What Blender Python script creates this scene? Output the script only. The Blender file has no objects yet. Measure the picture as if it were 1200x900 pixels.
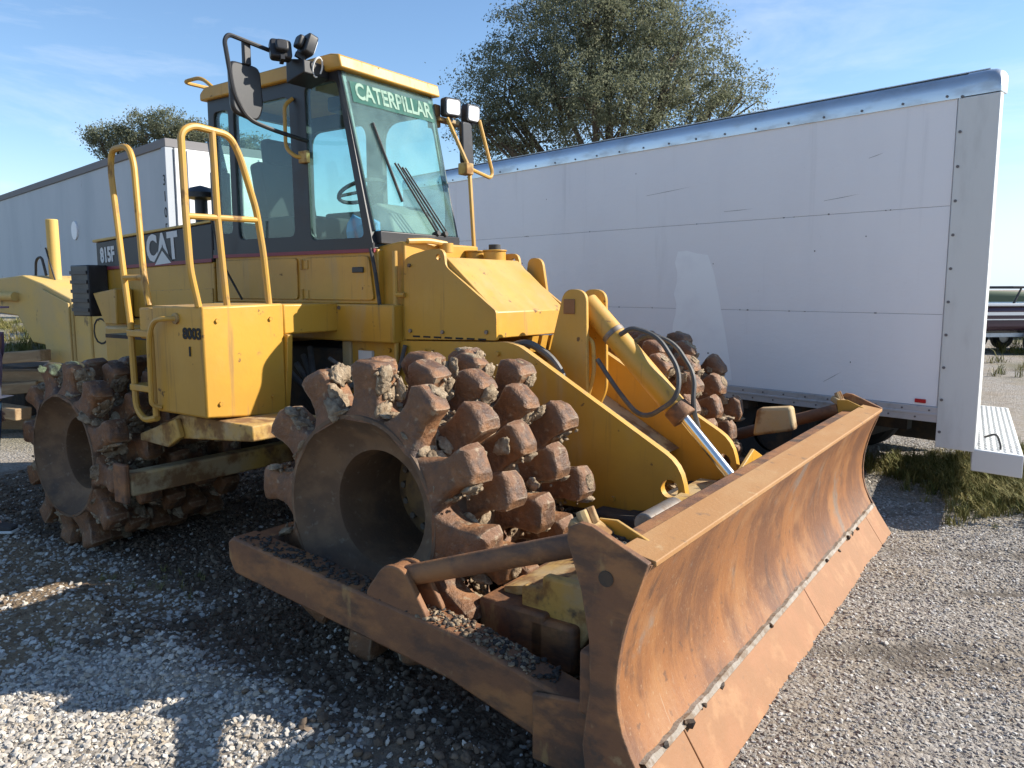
import bpy, bmesh, math, random
import numpy as np
from mathutils import Vector, Matrix, Quaternion, noise as mnoise
R = math.radians
random.seed(7); rng = np.random.default_rng(11)
sc = bpy.context.scene
COL = sc.collection

# ------------------------------------------------------------------ camera, sky, sun, exposure
cd = bpy.data.cameras.new('camera'); cam = bpy.data.objects.new('camera', cd); COL.objects.link(cam)
PITCH = math.atan(112/905.)
cam.location = (0, 0, 1.7); cam.rotation_euler = (R(90)-PITCH, 0, 0)
cd.sensor_width = 36; cd.lens = 905/1200*36; cd.clip_start = .05; cd.clip_end = 3000
sc.camera = cam
SUN_EL, SUN_AZ = 32.5, 87.0          # azimuth clockwise from the view direction
w = bpy.data.worlds.new('World'); sc.world = w; w.use_nodes = True
nt = w.node_tree; nt.nodes.clear()
out = nt.nodes.new('ShaderNodeOutputWorld'); bg = nt.nodes.new('ShaderNodeBackground')
sky = nt.nodes.new('ShaderNodeTexSky'); sky.sky_type = 'NISHITA'; sky.sun_disc = False
sky.sun_elevation = R(SUN_EL); sky.sun_rotation = R(SUN_AZ); sky.air_density = 1.0; sky.dust_density = .2; sky.ozone_density = 3.0
bg.inputs[1].default_value = .11
tcw = nt.nodes.new('ShaderNodeTexCoord'); mpw = nt.nodes.new('ShaderNodeMapping')
mpw.inputs['Scale'].default_value = (1.2, 1.2, 5.0); mpw.inputs['Location'].default_value = (2.4, .2, 0.3)
nzw = nt.nodes.new('ShaderNodeTexNoise'); nzw.inputs['Scale'].default_value = 1.9; nzw.inputs['Detail'].default_value = 9; nzw.inputs['Roughness'].default_value = .62; nzw.inputs['Distortion'].default_value = .4
rpw = nt.nodes.new('ShaderNodeMapRange'); rpw.inputs[1].default_value = .58; rpw.inputs[2].default_value = .9; rpw.inputs[3].default_value = 0; rpw.inputs[4].default_value = .5
mxw = nt.nodes.new('ShaderNodeMix'); mxw.data_type = 'RGBA'
mxw.inputs[7].default_value = (6.0, 6.2, 6.6, 1)
nt.links.new(tcw.outputs['Generated'], mpw.inputs[0]); nt.links.new(mpw.outputs[0], nzw.inputs['Vector'])
nt.links.new(nzw.outputs[0], rpw.inputs[0]); nt.links.new(rpw.outputs[0], mxw.inputs[0])
hsw = nt.nodes.new('ShaderNodeHueSaturation'); hsw.inputs['Saturation'].default_value = 1.05; nt.links.new(sky.outputs[0], hsw.inputs['Color']); nt.links.new(hsw.outputs[0], mxw.inputs[6])
sxw = nt.nodes.new('ShaderNodeSeparateXYZ'); nt.links.new(tcw.outputs['Generated'], sxw.inputs[0])
hzw = nt.nodes.new('ShaderNodeMapRange'); hzw.interpolation_type = 'SMOOTHSTEP'; hzw.inputs[1].default_value = .17; hzw.inputs[2].default_value = -.02; hzw.inputs[3].default_value = 0; hzw.inputs[4].default_value = .85
nt.links.new(sxw.outputs[2], hzw.inputs[0])
mhw = nt.nodes.new('ShaderNodeMix'); mhw.data_type = 'RGBA'; mhw.inputs[7].default_value = (3.6, 4.5, 5.6, 1)
nt.links.new(hzw.outputs[0], mhw.inputs[0]); nt.links.new(mxw.outputs[2], mhw.inputs[6]); nt.links.new(mhw.outputs[2], bg.inputs[0]); nt.links.new(bg.outputs[0], out.inputs[0])
ld = bpy.data.lights.new('sun', 'SUN'); ld.energy = 5.0; ld.angle = R(.55); ld.color = (1, .93, .82)
sun = bpy.data.objects.new('sun', ld); COL.objects.link(sun)
sd = Vector((math.sin(R(SUN_AZ))*math.cos(R(SUN_EL)), math.cos(R(SUN_AZ))*math.cos(R(SUN_EL)), math.sin(R(SUN_EL))))
sun.rotation_euler = (-sd).to_track_quat('-Z', 'Y').to_euler(); sun.location = sd*60
sc.view_settings.view_transform = 'Standard'; sc.view_settings.look = 'None'
sc.view_settings.gamma = 1; sc.view_settings.exposure = .9
sc.view_settings.use_curve_mapping = False

# ------------------------------------------------------------------ materials
def mat(name, base, rough=.6, metal=0., layers=(), bump=None, spec=.5, coord='Object', emit=None, wear=None, dust=None):
    m = bpy.data.materials.new(name); m.use_nodes = True; t = m.node_tree; N = t.nodes; L = t.links
    b = N['Principled BSDF']; b.inputs['Roughness'].default_value = rough; b.inputs['Metallic'].default_value = metal
    b.inputs['Specular IOR Level'].default_value = spec
    tc = N.new('ShaderNodeTexCoord')
    cur = N.new('ShaderNodeRGB'); cur.outputs[0].default_value = (*base, 1); cur = cur.outputs[0]
    rcur = None
    for ly in layers:                      # (colour, scale or xyz scale, lo, hi, strength[, rough])
        col, scl, lo, hi, st = ly[:5]
        mp = N.new('ShaderNodeMapping'); s3 = scl if isinstance(scl, tuple) else (scl,)*3
        mp.inputs['Scale'].default_value = s3; mp.inputs['Location'].default_value = (random.random()*9, random.random()*9, random.random()*9)
        nz = N.new('ShaderNodeTexNoise'); nz.inputs['Scale'].default_value = 1; nz.inputs['Detail'].default_value = 7; nz.inputs['Roughness'].default_value = .6
        mr = N.new('ShaderNodeMapRange'); mr.interpolation_type = 'SMOOTHSTEP'
        mr.inputs[1].default_value = lo; mr.inputs[2].default_value = hi; mr.inputs[4].default_value = st
        mx = N.new('ShaderNodeMix'); mx.data_type = 'RGBA'; mx.inputs[7].default_value = (*col, 1)
        L.new(tc.outputs[coord], mp.inputs[0]); L.new(mp.outputs[0], nz.inputs['Vector']); L.new(nz.outputs[0], mr.inputs[0])
        L.new(mr.outputs[0], mx.inputs[0]); L.new(cur, mx.inputs[6]); cur = mx.outputs[2]
        if len(ly) > 5:
            rm = N.new('ShaderNodeMix'); rm.data_type = 'FLOAT'; L.new(mr.outputs[0], rm.inputs[0])
            if rcur is None: rm.inputs[2].default_value = rough
            else: L.new(rcur, rm.inputs[2])
            rm.inputs[3].default_value = ly[5]; rcur = rm.outputs[0]
    if dust:                               # (colour, strength): settled dust on faces that look up
        ge = N.new('ShaderNodeNewGeometry'); sx = N.new('ShaderNodeSeparateXYZ'); L.new(ge.outputs['True Normal'], sx.inputs[0])
        up_ = N.new('ShaderNodeMapRange'); up_.inputs[1].default_value = .5; up_.inputs[2].default_value = .98; L.new(sx.outputs[2], up_.inputs[0])
        nz = N.new('ShaderNodeTexNoise'); nz.inputs['Scale'].default_value = 7; nz.inputs['Detail'].default_value = 6; L.new(tc.outputs[coord], nz.inputs['Vector'])
        mr = N.new('ShaderNodeMapRange'); mr.inputs[1].default_value = .3; mr.inputs[2].default_value = .7; mr.inputs[3].default_value = .2; mr.inputs[4].default_value = dust[1]; L.new(nz.outputs[0], mr.inputs[0])
        mu = N.new('ShaderNodeMath'); mu.operation = 'MULTIPLY'; L.new(up_.outputs[0], mu.inputs[0]); L.new(mr.outputs[0], mu.inputs[1])
        mx = N.new('ShaderNodeMix'); mx.data_type = 'RGBA'; mx.inputs[7].default_value = (*dust[0], 1); L.new(mu.outputs[0], mx.inputs[0]); L.new(cur, mx.inputs[6]); cur = mx.outputs[2]
    if wear:                               # (colour, radius, lo, hi): paint rubbed off along edges
        bv = N.new('ShaderNodeBevel'); bv.samples = 3; bv.inputs[0].default_value = wear[1]
        ge = N.new('ShaderNodeNewGeometry'); dp = N.new('ShaderNodeVectorMath'); dp.operation = 'DOT_PRODUCT'
        L.new(bv.outputs[0], dp.inputs[0]); L.new(ge.outputs['Normal'], dp.inputs[1])
        mr = N.new('ShaderNodeMapRange'); mr.inputs[1].default_value = .995; mr.inputs[2].default_value = .90; L.new(dp.outputs['Value'], mr.inputs[0])
        nz = N.new('ShaderNodeTexNoise'); nz.inputs['Scale'].default_value = 16; nz.inputs['Detail'].default_value = 6; nz.inputs['Roughness'].default_value = .7; L.new(tc.outputs[coord], nz.inputs['Vector'])
        m2 = N.new('ShaderNodeMapRange'); m2.inputs[1].default_value = wear[2]; m2.inputs[2].default_value = wear[3]; L.new(nz.outputs[0], m2.inputs[0])
        mu = N.new('ShaderNodeMath'); mu.operation = 'MULTIPLY'; L.new(mr.outputs[0], mu.inputs[0]); L.new(m2.outputs[0], mu.inputs[1])
        mx = N.new('ShaderNodeMix'); mx.data_type = 'RGBA'; mx.inputs[7].default_value = (*wear[0], 1); L.new(mu.outputs[0], mx.inputs[0]); L.new(cur, mx.inputs[6]); cur = mx.outputs[2]
    L.new(cur, b.inputs['Base Color'])
    if rcur is not None: L.new(rcur, b.inputs['Roughness'])
    if bump:
        scl, st, dist = bump; s3 = scl if isinstance(scl, tuple) else (scl,)*3
        mp = N.new('ShaderNodeMapping'); mp.inputs['Scale'].default_value = s3
        nz = N.new('ShaderNodeTexNoise'); nz.inputs['Scale'].default_value = 1; nz.inputs['Detail'].default_value = 8; nz.inputs['Roughness'].default_value = .65
        bp = N.new('ShaderNodeBump'); bp.inputs['Strength'].default_value = st; bp.inputs['Distance'].default_value = dist
        L.new(tc.outputs[coord], mp.inputs[0]); L.new(mp.outputs[0], nz.inputs['Vector']); L.new(nz.outputs[0], bp.inputs['Height']); L.new(bp.outputs[0], b.inputs['Normal'])
    if emit: b.inputs['Emission Color'].default_value = (*emit[0], 1); b.inputs['Emission Strength'].default_value = emit[1]
    return m
def randmat(name, cols, rough=.9, mark=None, trans=0.):
    """colour picked per instance"""
    m = bpy.data.materials.new(name); m.use_nodes = True; t = m.node_tree; N = t.nodes; L = t.links
    b = N['Principled BSDF']; b.inputs['Roughness'].default_value = rough; b.inputs['Specular IOR Level'].default_value = .25
    oi = N.new('ShaderNodeObjectInfo'); rp = N.new('ShaderNodeValToRGB'); L.new(oi.outputs['Random'], rp.inputs[0])
    e = rp.color_ramp.elements
    while len(e) < len(cols): e.new(.5)
    for i, c in enumerate(cols): e[i].position = i/(len(cols)-1); e[i].color = (*c, 1)
    L.new(rp.outputs[0], b.inputs['Base Color'])
    return m
def glassmat(name, tint, refl=.9, haze=.0, hazecol=(.5,.6,.58)):
    m = bpy.data.materials.new(name); m.use_nodes = True; t = m.node_tree; N = t.nodes; L = t.links
    N.remove(N['Principled BSDF']); o = N['Material Output']
    tr = N.new('ShaderNodeBsdfTransparent'); tr.inputs[0].default_value = (*tint, 1)
    gl = N.new('ShaderNodeBsdfGlossy'); gl.inputs['Roughness'].default_value = .02; gl.inputs[0].default_value = (refl, refl, refl, 1)
    lw = N.new('ShaderNodeLayerWeight'); lw.inputs[0].default_value = .5
    pw_ = N.new('ShaderNodeMath'); pw_.operation = 'POWER'; pw_.inputs[1].default_value = 4; L.new(lw.outputs['Facing'], pw_.inputs[0])
    fr = N.new('ShaderNodeMath'); fr.operation = 'MULTIPLY_ADD'; fr.inputs[1].default_value = .55; fr.inputs[2].default_value = .03; L.new(pw_.outputs[0], fr.inputs[0])
    df = N.new('ShaderNodeBsdfDiffuse'); df.inputs[0].default_value = (*hazecol, 1)
    tc = N.new('ShaderNodeTexCoord'); nz = N.new('ShaderNodeTexNoise'); nz.inputs['Scale'].default_value = 5; nz.inputs['Detail'].default_value = 6
    mr = N.new('ShaderNodeMapRange'); mr.inputs[1].default_value = .3; mr.inputs[2].default_value = .75; mr.inputs[3].default_value = haze*.5; mr.inputs[4].default_value = haze*1.4
    L.new(tc.outputs['Object'], nz.inputs['Vector']); L.new(nz.outputs[0], mr.inputs[0])
    m1 = N.new('ShaderNodeMixShader'); m2 = N.new('ShaderNodeMixShader')
    L.new(mr.outputs[0], m1.inputs[0]); L.new(tr.outputs[0], m1.inputs[1]); L.new(df.outputs[0], m1.inputs[2])
    L.new(fr.outputs[0], m2.inputs[0]); L.new(m1.outputs[0], m2.inputs[1]); L.new(gl.outputs[0], m2.inputs[2]); L.new(m2.outputs[0], o.inputs[0])
    return m
DUST = (.36, .29, .19); YEL = (.54, .285, .03)
M = {}
M['yellow'] = mat('yellow_paint', YEL, .45, layers=[((.43, .225, .03), (1.3, 1.3, 1.8), .38, .64, .75), ((.50, .30, .075), (2.5, 2.5, 1.2), .5, .72, .6, .65), (DUST, (5, 5, 1.0), .54, .76, .45, .85), ((.20, .115, .045), (22, 22, 1.3), .57, .74, .6, .8), ((.11, .06, .03), 13, .66, .71, .9, .9), ((.10, .06, .035), 4, .70, .78, .7, .9), ((.13, .08, .04), 55, .70, .75, .8, .9)], bump=(30, .10, .01), wear=((.13, .065, .035), .010, .50, .62), dust=((.40, .29, .15), .65))
M['yellow_worn'] = mat('worn_yellow_paint', (.47, .28, .06), .6, layers=[(DUST, 3, .36, .6, .75, .9), ((.18, .085, .03), 6, .44, .60, .9, .95), ((.06, .05, .04), 11, .6, .75, .8, .95)], bump=(35, .25, .01))
M['yellow_rail'] = mat('rail_yellow_paint', (.50, .275, .04), .5, layers=[((.40, .24, .08), 7, .4, .65, .6), ((.14, .075, .035), (9, 9, 4), .58, .68, .85, .9)])
M['pale_yellow'] = mat('sunfaded_yellow_paint', (.58, .38, .10), .65, layers=[((.45, .33, .15), 1.8, .4, .68, .7), ((.10, .07, .04), 6, .62, .72, .7)], bump=(30, .1, .01))
M['rust_blade'] = mat('polished_rusty_steel', (.25, .104, .036), .5, layers=[((.14, .06, .028), (1, 2.2, 1.7), .42, .58, .9), ((.31, .155, .065), (2, 4, 3), .52, .66, .6), ((.32, .14, .045), (1, 19, 2.5), .48, .68, .4), ((.085, .044, .028), (1, 7, 3), .57, .68, .75), ((.19, .165, .14), (1.5, 4, 2.6), .58, .68, .7, .36), ((.36, .24, .14), 60, .60, .70, .5), ((.07, .042, .03), 26, .60, .70, .6), ((.06, .04, .03), 5, .66, .74, .6), ((.38, .30, .22), (2, 120, 5), .66, .74, .6, .35)], bump=((30, 80, 40), .35, .006), spec=.5, wear=((.36, .28, .2), .012, .4, .6))
M['rust_edge'] = mat('orange_rusty_steel', (.235, .105, .036), .65, layers=[((.28, .12, .045), 5, .4, .66, .75), ((.33, .165, .068), (3, 8, 10), .5, .70, .7), ((.14, .08, .04), 22, .62, .76, .6)], bump=(50, .3, .006))
M['rust_arm'] = mat('brown_rusty_steel', (.17, .076, .034), .7, layers=[((.28, .125, .045), (3, 3, 5), .44, .60, .9), ((.075, .042, .027), (4, 4, 9), .46, .64, .85), ((.34, .21, .08), (9, 9, 3), .6, .7, .6), ((.045, .036, .03), 8, .6, .74, .85), ((.33, .24, .12), 14, .66, .76, .5), ((.035, .028, .024), 3.2, .60, .70, .85)], bump=(45, .5, .008), wear=((.32, .20, .10), .008, .45, .65))
M['rust_drum'] = mat('drum_brown_steel', (.115, .068, .038), .7, layers=[((.185, .11, .058), 6, .42, .62, .85), ((.06, .045, .034), 4, .5, .7, .75), ((.24, .19, .13), 30, .58, .72, .5)], bump=(55, .35, .008))
M['tip'] = mat('tip_rusty_steel', (.17, .078, .034), .6, layers=[((.29, .135, .055), 8, .42, .62, .8), ((.05, .036, .030), 6, .48, .64, .75, .38), ((.32, .24, .155), 20, .57, .68, .75)], bump=(34, .8, .018), wear=((.36, .27, .18), .018, .38, .56))
M['hub'] = mat('hub_bronze_brown', (.20, .115, .045), .65, layers=[((.10, .06, .035), 12, .42, .62, .8)], bump=(40, .3, .01))
M['mud'] = mat('dried_mud', (.30, .225, .15), .95, layers=[((.46, .37, .26), 30, .45, .65, .8), ((.10, .07, .045), 18, .52, .7, .8)], bump=(70, .9, .02), spec=.1)
M['tan_edge'] = mat('tan_worn_edge', (.32, .16, .055), .7, layers=[((.36, .21, .09), (6, 2, 6), .4, .7, .7), ((.42, .29, .15), 18, .58, .75, .6), ((.12, .08, .05), 14, .60, .72, .7)], bump=(60, .3, .006))
M['wear_strip'] = mat('bare_grey_strip', (.24, .205, .165), .7, layers=[((.34, .30, .26), 12, .45, .65, .7), ((.14, .09, .05), 14, .48, .62, .85)], bump=(60, .6, .01))
M['black'] = mat('black_paint', (.018, .018, .02), .45, layers=[((.10, .09, .075), 5, .48, .8, .45, .9)])
M['black_band'] = mat('dark_charcoal_band', (.022, .021, .024), .5, layers=[((.11, .09, .07), 3, .45, .8, .5, .9)])
M['rubber'] = mat('black_rubber', (.03, .03, .03), .7, layers=[((.12, .10, .08), 12, .5, .7, .6)])
M['hose'] = mat('hydraulic_hose', (.07, .068, .065), .6, layers=[((.2, .18, .15), 9, .45, .7, .6)])
M['red_stripe'] = mat('red_stripe', (.20, .02, .035), .5)
M['decal_white'] = mat('white_decal', (.62, .62, .60), .6)
M['decal_black'] = mat('black_stencil', (.02, .018, .015), .8)
M['chrome'] = mat('chrome_rod', (.66, .65, .63), .24, 1.0, layers=[((.4, .37, .3), 20, .6, .75, .5)])
M['steel'] = mat('worn_steel', (.25, .22, .19), .5, .6, layers=[((.12, .07, .04), 12, .45, .65, .7, .8)])
M['dark_under'] = mat('grimy_chassis', (.035, .03, .026), .85, layers=[((.10, .06, .03), 5, .45, .65, .7)], bump=(25, .4, .02))
M['seat'] = mat('dark_seat_fabric', (.03, .032, .036), .9)
M['blue'] = mat('blue_cloth', (.07, .25, .50), .8)
M['panel_grey'] = mat('console_plastic', (.20, .19, .17), .7)
M['glass'] = glassmat('green_window_glass', (.84, .955, .93), .9, .035)
M['windshield'] = glassmat('windshield_glass', (.82, .955, .93), 1, .11, (.40, .60, .56))
M['band'] = mat('frosted_green_band', (.045, .12, .10), .9, spec=.05, layers=[((.10, .18, .155), 9, .4, .7, .7)])
M['band_letter'] = mat('pale_green_lettering', (.26, .37, .30), .9, spec=.05, layers=[((.12, .2, .17), 16, .5, .68, .8)])
M['lens'] = mat('lamp_lens', (.75, .76, .78), .2)
M['mirror'] = mat('mirror_glass', (.35, .36, .38), .05, 1.0)
M['trailer_white'] = mat('white_trailer_panel', (.83, .81, .81), .45, layers=[((.77, .75, .76), (1.2, 1.2, .5), .4, .7, .7), ((.58, .56, .56), (7, 7, .35), .58, .8, .55), ((.62, .60, .60), (2.2, 2.2, .3), .62, .76, .5), ((.33, .30, .28), 26, .72, .78, .6)], bump=((1.3, 1.3, 2.2), .35, .03))
M['pale_patch_white'] = mat('pale_patch_surface', (.93, .93, .92), .45, layers=[((.84, .83, .84), 3, .45, .7, .6)])
M['trailer_post'] = mat('cream_white_post', (.66, .66, .63), .5, layers=[((.5, .49, .46), (6, 6, 1.5), .5, .75, .6), ((.25, .22, .18), 20, .7, .78, .7)])
M['alu'] = mat('aluminium_rail', (.60, .62, .64), .33, .85, layers=[((.42, .43, .44), (3, 3, 8), .45, .7, .7, .5)])
M['alu_dull'] = mat('dull_aluminium', (.52, .53, .54), .5, .5, layers=[((.30, .29, .27), 6, .5, .72, .6)])
M['rivet'] = mat('rivet_heads', (.16, .15, .15), .6, .3)
M['seam'] = mat('dark_seam', (.20, .19, .19), .8)
M['red_reflector'] = mat('red_reflector', (.45, .015, .02), .35)
M['trailer_grey'] = mat('dirty_grey_trailer', (.46, .48, .50), .6, layers=[((.34, .37, .40), (.5, .5, .15), .4, .68, .7), ((.45, .47, .49), 1.1, .56, .75, .6), ((.13, .13, .13), 2.4, .66, .76, .6)])
M['trailer_end'] = mat('white_trailer_door', (.74, .73, .70), .6, layers=[((.5, .48, .43), (1, 1, 3), .5, .75, .5)])
M['tyre'] = mat('tyre_rubber', (.022, .022, .022), .85)
M['bark'] = mat('tree_bark', (.10, .075, .055), .9, bump=(12, .6, .03))
M['jeans'] = mat('blue_denim', (.03, .055, .13), .9, layers=[((.06, .1, .2), 14, .4, .7, .6)])
M['skin'] = mat('skin', (.45, .24, .16), .55)
M['shirt'] = mat('mauve_shirt', (.20, .13, .19), .9)
M['cap'] = mat('mauve_cap', (.22, .13, .18), .9)
M['shoe'] = mat('dark_shoe', (.05, .045, .045), .8)
M['sole'] = mat('white_sole', (.6, .6, .58), .7)
M['wood'] = mat('weathered_timber', (.26, .17, .09), .85, layers=[((.42, .31, .18), (2, 9, 9), .45, .7, .7), ((.08, .055, .035), 5, .55, .72, .8)], bump=(20, .5, .02))
M['boat_hull'] = mat('dark_maroon_hull', (.05, .022, .035), .25, spec=.6)
M['boat_white'] = mat('white_gelcoat', (.72, .72, .72), .3)
M['boat_green'] = mat('grey_green_tarp', (.12, .15, .09), .8)

# ------------------------------------------------------------------ mesh helpers
def NB(): return bmesh.new()
def obj(name, bm, m, parent=None, bevel=0., smooth=35, seg=2):
    me = bpy.data.meshes.new(name)
    bmesh.ops.recalc_face_normals(bm, faces=bm.faces[:])
    bm.to_mesh(me); bm.free()
    o = bpy.data.objects.new(name, me); COL.objects.link(o)
    if m is not None: me.materials.append(M[m] if isinstance(m, str) else m)
    if parent is not None: o.parent = parent
    if smooth and len(me.polygons):
        me.polygons.foreach_set('use_smooth', [True]*len(me.polygons)); me.set_sharp_from_angle(angle=R(smooth))
    if bevel:
        md = o.modifiers.new('bevel', 'BEVEL'); md.width = bevel; md.segments = seg; md.limit_method = 'ANGLE'; md.angle_limit = R(40)
    return o
def dupe(o, parent=None, mx=None):
    c = o.copy(); COL.objects.link(c)
    if parent is not None: c.parent = parent
    if mx is not None: c.matrix_local = mx
    return c
def tag(o, label, cat, group=None):
    o['label'] = label; o['category'] = cat
    if group: o['group'] = group
    return o
def empty(name, loc=(0, 0, 0), rz=0):
    o = bpy.data.objects.new(name, None); COL.objects.link(o); o.location = loc; o.rotation_euler = (0, 0, rz); o.empty_display_size = .2
    return o
def box(bm, x0, x1, y0, y1, z0, z1, mx=None):
    v = [bm.verts.new((x, y, z)) for x in (x0, x1) for y in (y0, y1) for z in (z0, z1)]
    for f in ((0, 1, 3, 2), (4, 6, 7, 5), (0, 4, 5, 1), (2, 3, 7, 6), (0, 2, 6, 4), (1, 5, 7, 3)): bm.faces.new([v[i] for i in f])
    if mx is not None:
        for q in v: q.co = mx @ q.co
    return v
def to3(p, ax, a):
    return {'Y': (p[0], a, p[1]), 'X': (a, p[0], p[1]), 'Z': (p[0], p[1], a)}[ax]
def prism(bm, pts, ax, a, b, holes=()):
    if not holes:
        A = [bm.verts.new(to3(p, ax, a)) for p in pts]; B = [bm.verts.new(to3(p, ax, b)) for p in pts]
        bm.faces.new(A); bm.faces.new(B[::-1]); n = len(pts)
        for i in range(n): bm.faces.new((A[i], A[(i+1) % n], B[(i+1) % n], B[i]))
        return A+B
    loops = [pts]+list(holes); ed = []; A = []
    for lp in loops:
        vs = [bm.verts.new(to3(p, ax, a)) for p in lp]; A.append(vs)
        ed += [bm.edges.new((vs[i], vs[(i+1) % len(vs)])) for i in range(len(vs))]
    g = bmesh.ops.triangle_fill(bm, edges=ed, use_beauty=True)
    fs = [f for f in g['geom'] if isinstance(f, bmesh.types.BMFace)]
    mp = {}
    for vs in A:
        for v_ in vs:
            c = Vector(v_.co); c['XYZ'.index(ax)] = b; mp[v_] = bm.verts.new(c)
    for f in fs: bm.faces.new([mp[v_] for v_ in f.verts][::-1])
    for vs in A:
        for i in range(len(vs)):
            p, q = vs[i], vs[(i+1) % len(vs)]; bm.faces.new((p, q, mp[q], mp[p]))
def basis(d):
    d = d.normalized(); u = d.orthogonal().normalized(); return d, u, d.cross(u)
def cyl(bm, p0, p1, r0, r1=None, n=14, cap=True):
    p0, p1 = Vector(p0), Vector(p1); r1 = r0 if r1 is None else r1
    d, u, v = basis(p1-p0)
    A = []; B = []
    for i in range(n):
        a = 2*math.pi*i/n; o = u*math.cos(a)+v*math.sin(a)
        A.append(bm.verts.new(p0+o*r0)); B.append(bm.verts.new(p1+o*r1))
    for i in range(n): bm.faces.new((A[i], A[(i+1) % n], B[(i+1) % n], B[i]))
    if cap: bm.faces.new(A[::-1]); bm.faces.new(B)
def fillet(pts, r, k=5):
    """round the inner corners of a polyline"""
    pts = [Vector(p) for p in pts]; outp = [pts[0]]
    for i in range(1, len(pts)-1):
        a, b, c = pts[i-1], pts[i], pts[i+1]; d1 = (a-b); d2 = (c-b); rr = min(r, d1.length*.48, d2.length*.48)
        s = b+d1.normalized()*rr; e = b+d2.normalized()*rr
        for j in range(k+1):
            t = j/k; outp.append(s*(1-t)**2+b*2*t*(1-t)+e*t*t)
    outp.append(pts[-1]); return outp
def tube(bm, pts, r, n=8, closed=False):
    pts = [Vector(p) for p in pts]; rings = []; u = None
    for i, p in enumerate(pts):
        d = (pts[min(i+1, len(pts)-1)]-pts[max(i-1, 0)]).normalized()
        if u is None: u = d.orthogonal().normalized()
        u = (u-d*u.dot(d)).normalized(); v = d.cross(u)
        rr = r[i] if isinstance(r, (list, tuple)) else r
        rings.append([bm.verts.new(p+(u*math.cos(2*math.pi*k/n)+v*math.sin(2*math.pi*k/n))*rr) for k in range(n)])
    for a, b in zip(rings[:-1], rings[1:]):
        for k in range(n): bm.faces.new((a[k], a[(k+1) % n], b[(k+1) % n], b[k]))
    bm.faces.new(rings[0][::-1]); bm.faces.new(rings[-1])
def lathe(bm, prof, n=48, ax='Y', c=(0, 0, 0)):
    """profile of (axial, radius) turned about axis; open ends"""
    rings = []
    for a, r in prof:
        ring = []
        for k in range(n):
            t = 2*math.pi*k/n; x, z = r*math.cos(t), r*math.sin(t)
            p = {'Y': (x, a, z), 'X': (a, x, z), 'Z': (x, z, a)}[ax]
            ring.append(bm.verts.new((p[0]+c[0], p[1]+c[1], p[2]+c[2])))
        rings.append(ring)
    for A, B in zip(rings[:-1], rings[1:]):
        for k in range(n): bm.faces.new((A[k], A[(k+1) % n], B[(k+1) % n], B[k]))
    return rings
def rrect(x0, x1, z0, z1, r, k=5):
    p = []
    for cx, cz, a0 in ((x1-r, z1-r, 0), (x0+r, z1-r, 90), (x0+r, z0+r, 180), (x1-r, z0+r, 270)):
        for j in range(k+1):
            a = R(a0+90*j/k); p.append((cx+r*math.cos(a), cz+r*math.sin(a)))
    return p
def rpoly(pts, r, k=4):
    """polygon with all corners rounded, 2-D"""
    o = []; n = len(pts)
    for i in range(n):
        a, b, c = (Vector(pts[(i+j) % n]) for j in (-1, 0, 1)); d1 = a-b; d2 = c-b
        rr = min(r[i] if isinstance(r, (list, tuple)) else r, d1.length*.45, d2.length*.45)
        if rr < 1e-4: o.append(tuple(b)); continue
        s = b+d1.normalized()*rr; e = b+d2.normalized()*rr
        for j in range(k+1):
            t = j/k; q = s*(1-t)**2+b*2*t*(1-t)+e*t*t; o.append(tuple(q))
    return o
def blob(bm, c, r, sub=2, rough=.35, seed=0, squash=(1, 1, 1)):
    g = bmesh.ops.create_icosphere(bm, subdivisions=sub, radius=1)
    off = Vector((seed*3.1, seed*1.7, seed*.9))
    for v in g['verts']:
        n = 1+rough*mnoise.noise(v.co*1.4+off)*1.6+rough*.5*mnoise.noise(v.co*4+off)
        v.co = Vector((v.co.x*squash[0], v.co.y*squash[1], v.co.z*squash[2]))*r*n+Vector(c)
TPL = []
def _templates():
    for k in range(24):
        bm = NB(); blob(bm, (0, 0, 0), 1, 1, .55, k+3); bm.verts.index_update()
        TPL.append((np.array([v.co[:] for v in bm.verts]), np.array([[v.index for v in f.verts] for f in bm.faces]))); bm.free()
_templates()
CRUST = []
for k in range(14):
    bm = NB(); blob(bm, (0, 0, 0), 1, 3, .30, k+60)
    for v in bm.verts: v.co *= 1+.16*mnoise.noise(v.co*7+Vector((k, 0, 0)))+.12*mnoise.noise(v.co*15+Vector((0, k, 0)))
    bm.verts.index_update(); CRUST.append((np.array([v.co[:] for v in bm.verts]), np.array([[v.index for v in f.verts] for f in bm.faces]))); bm.free()
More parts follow.
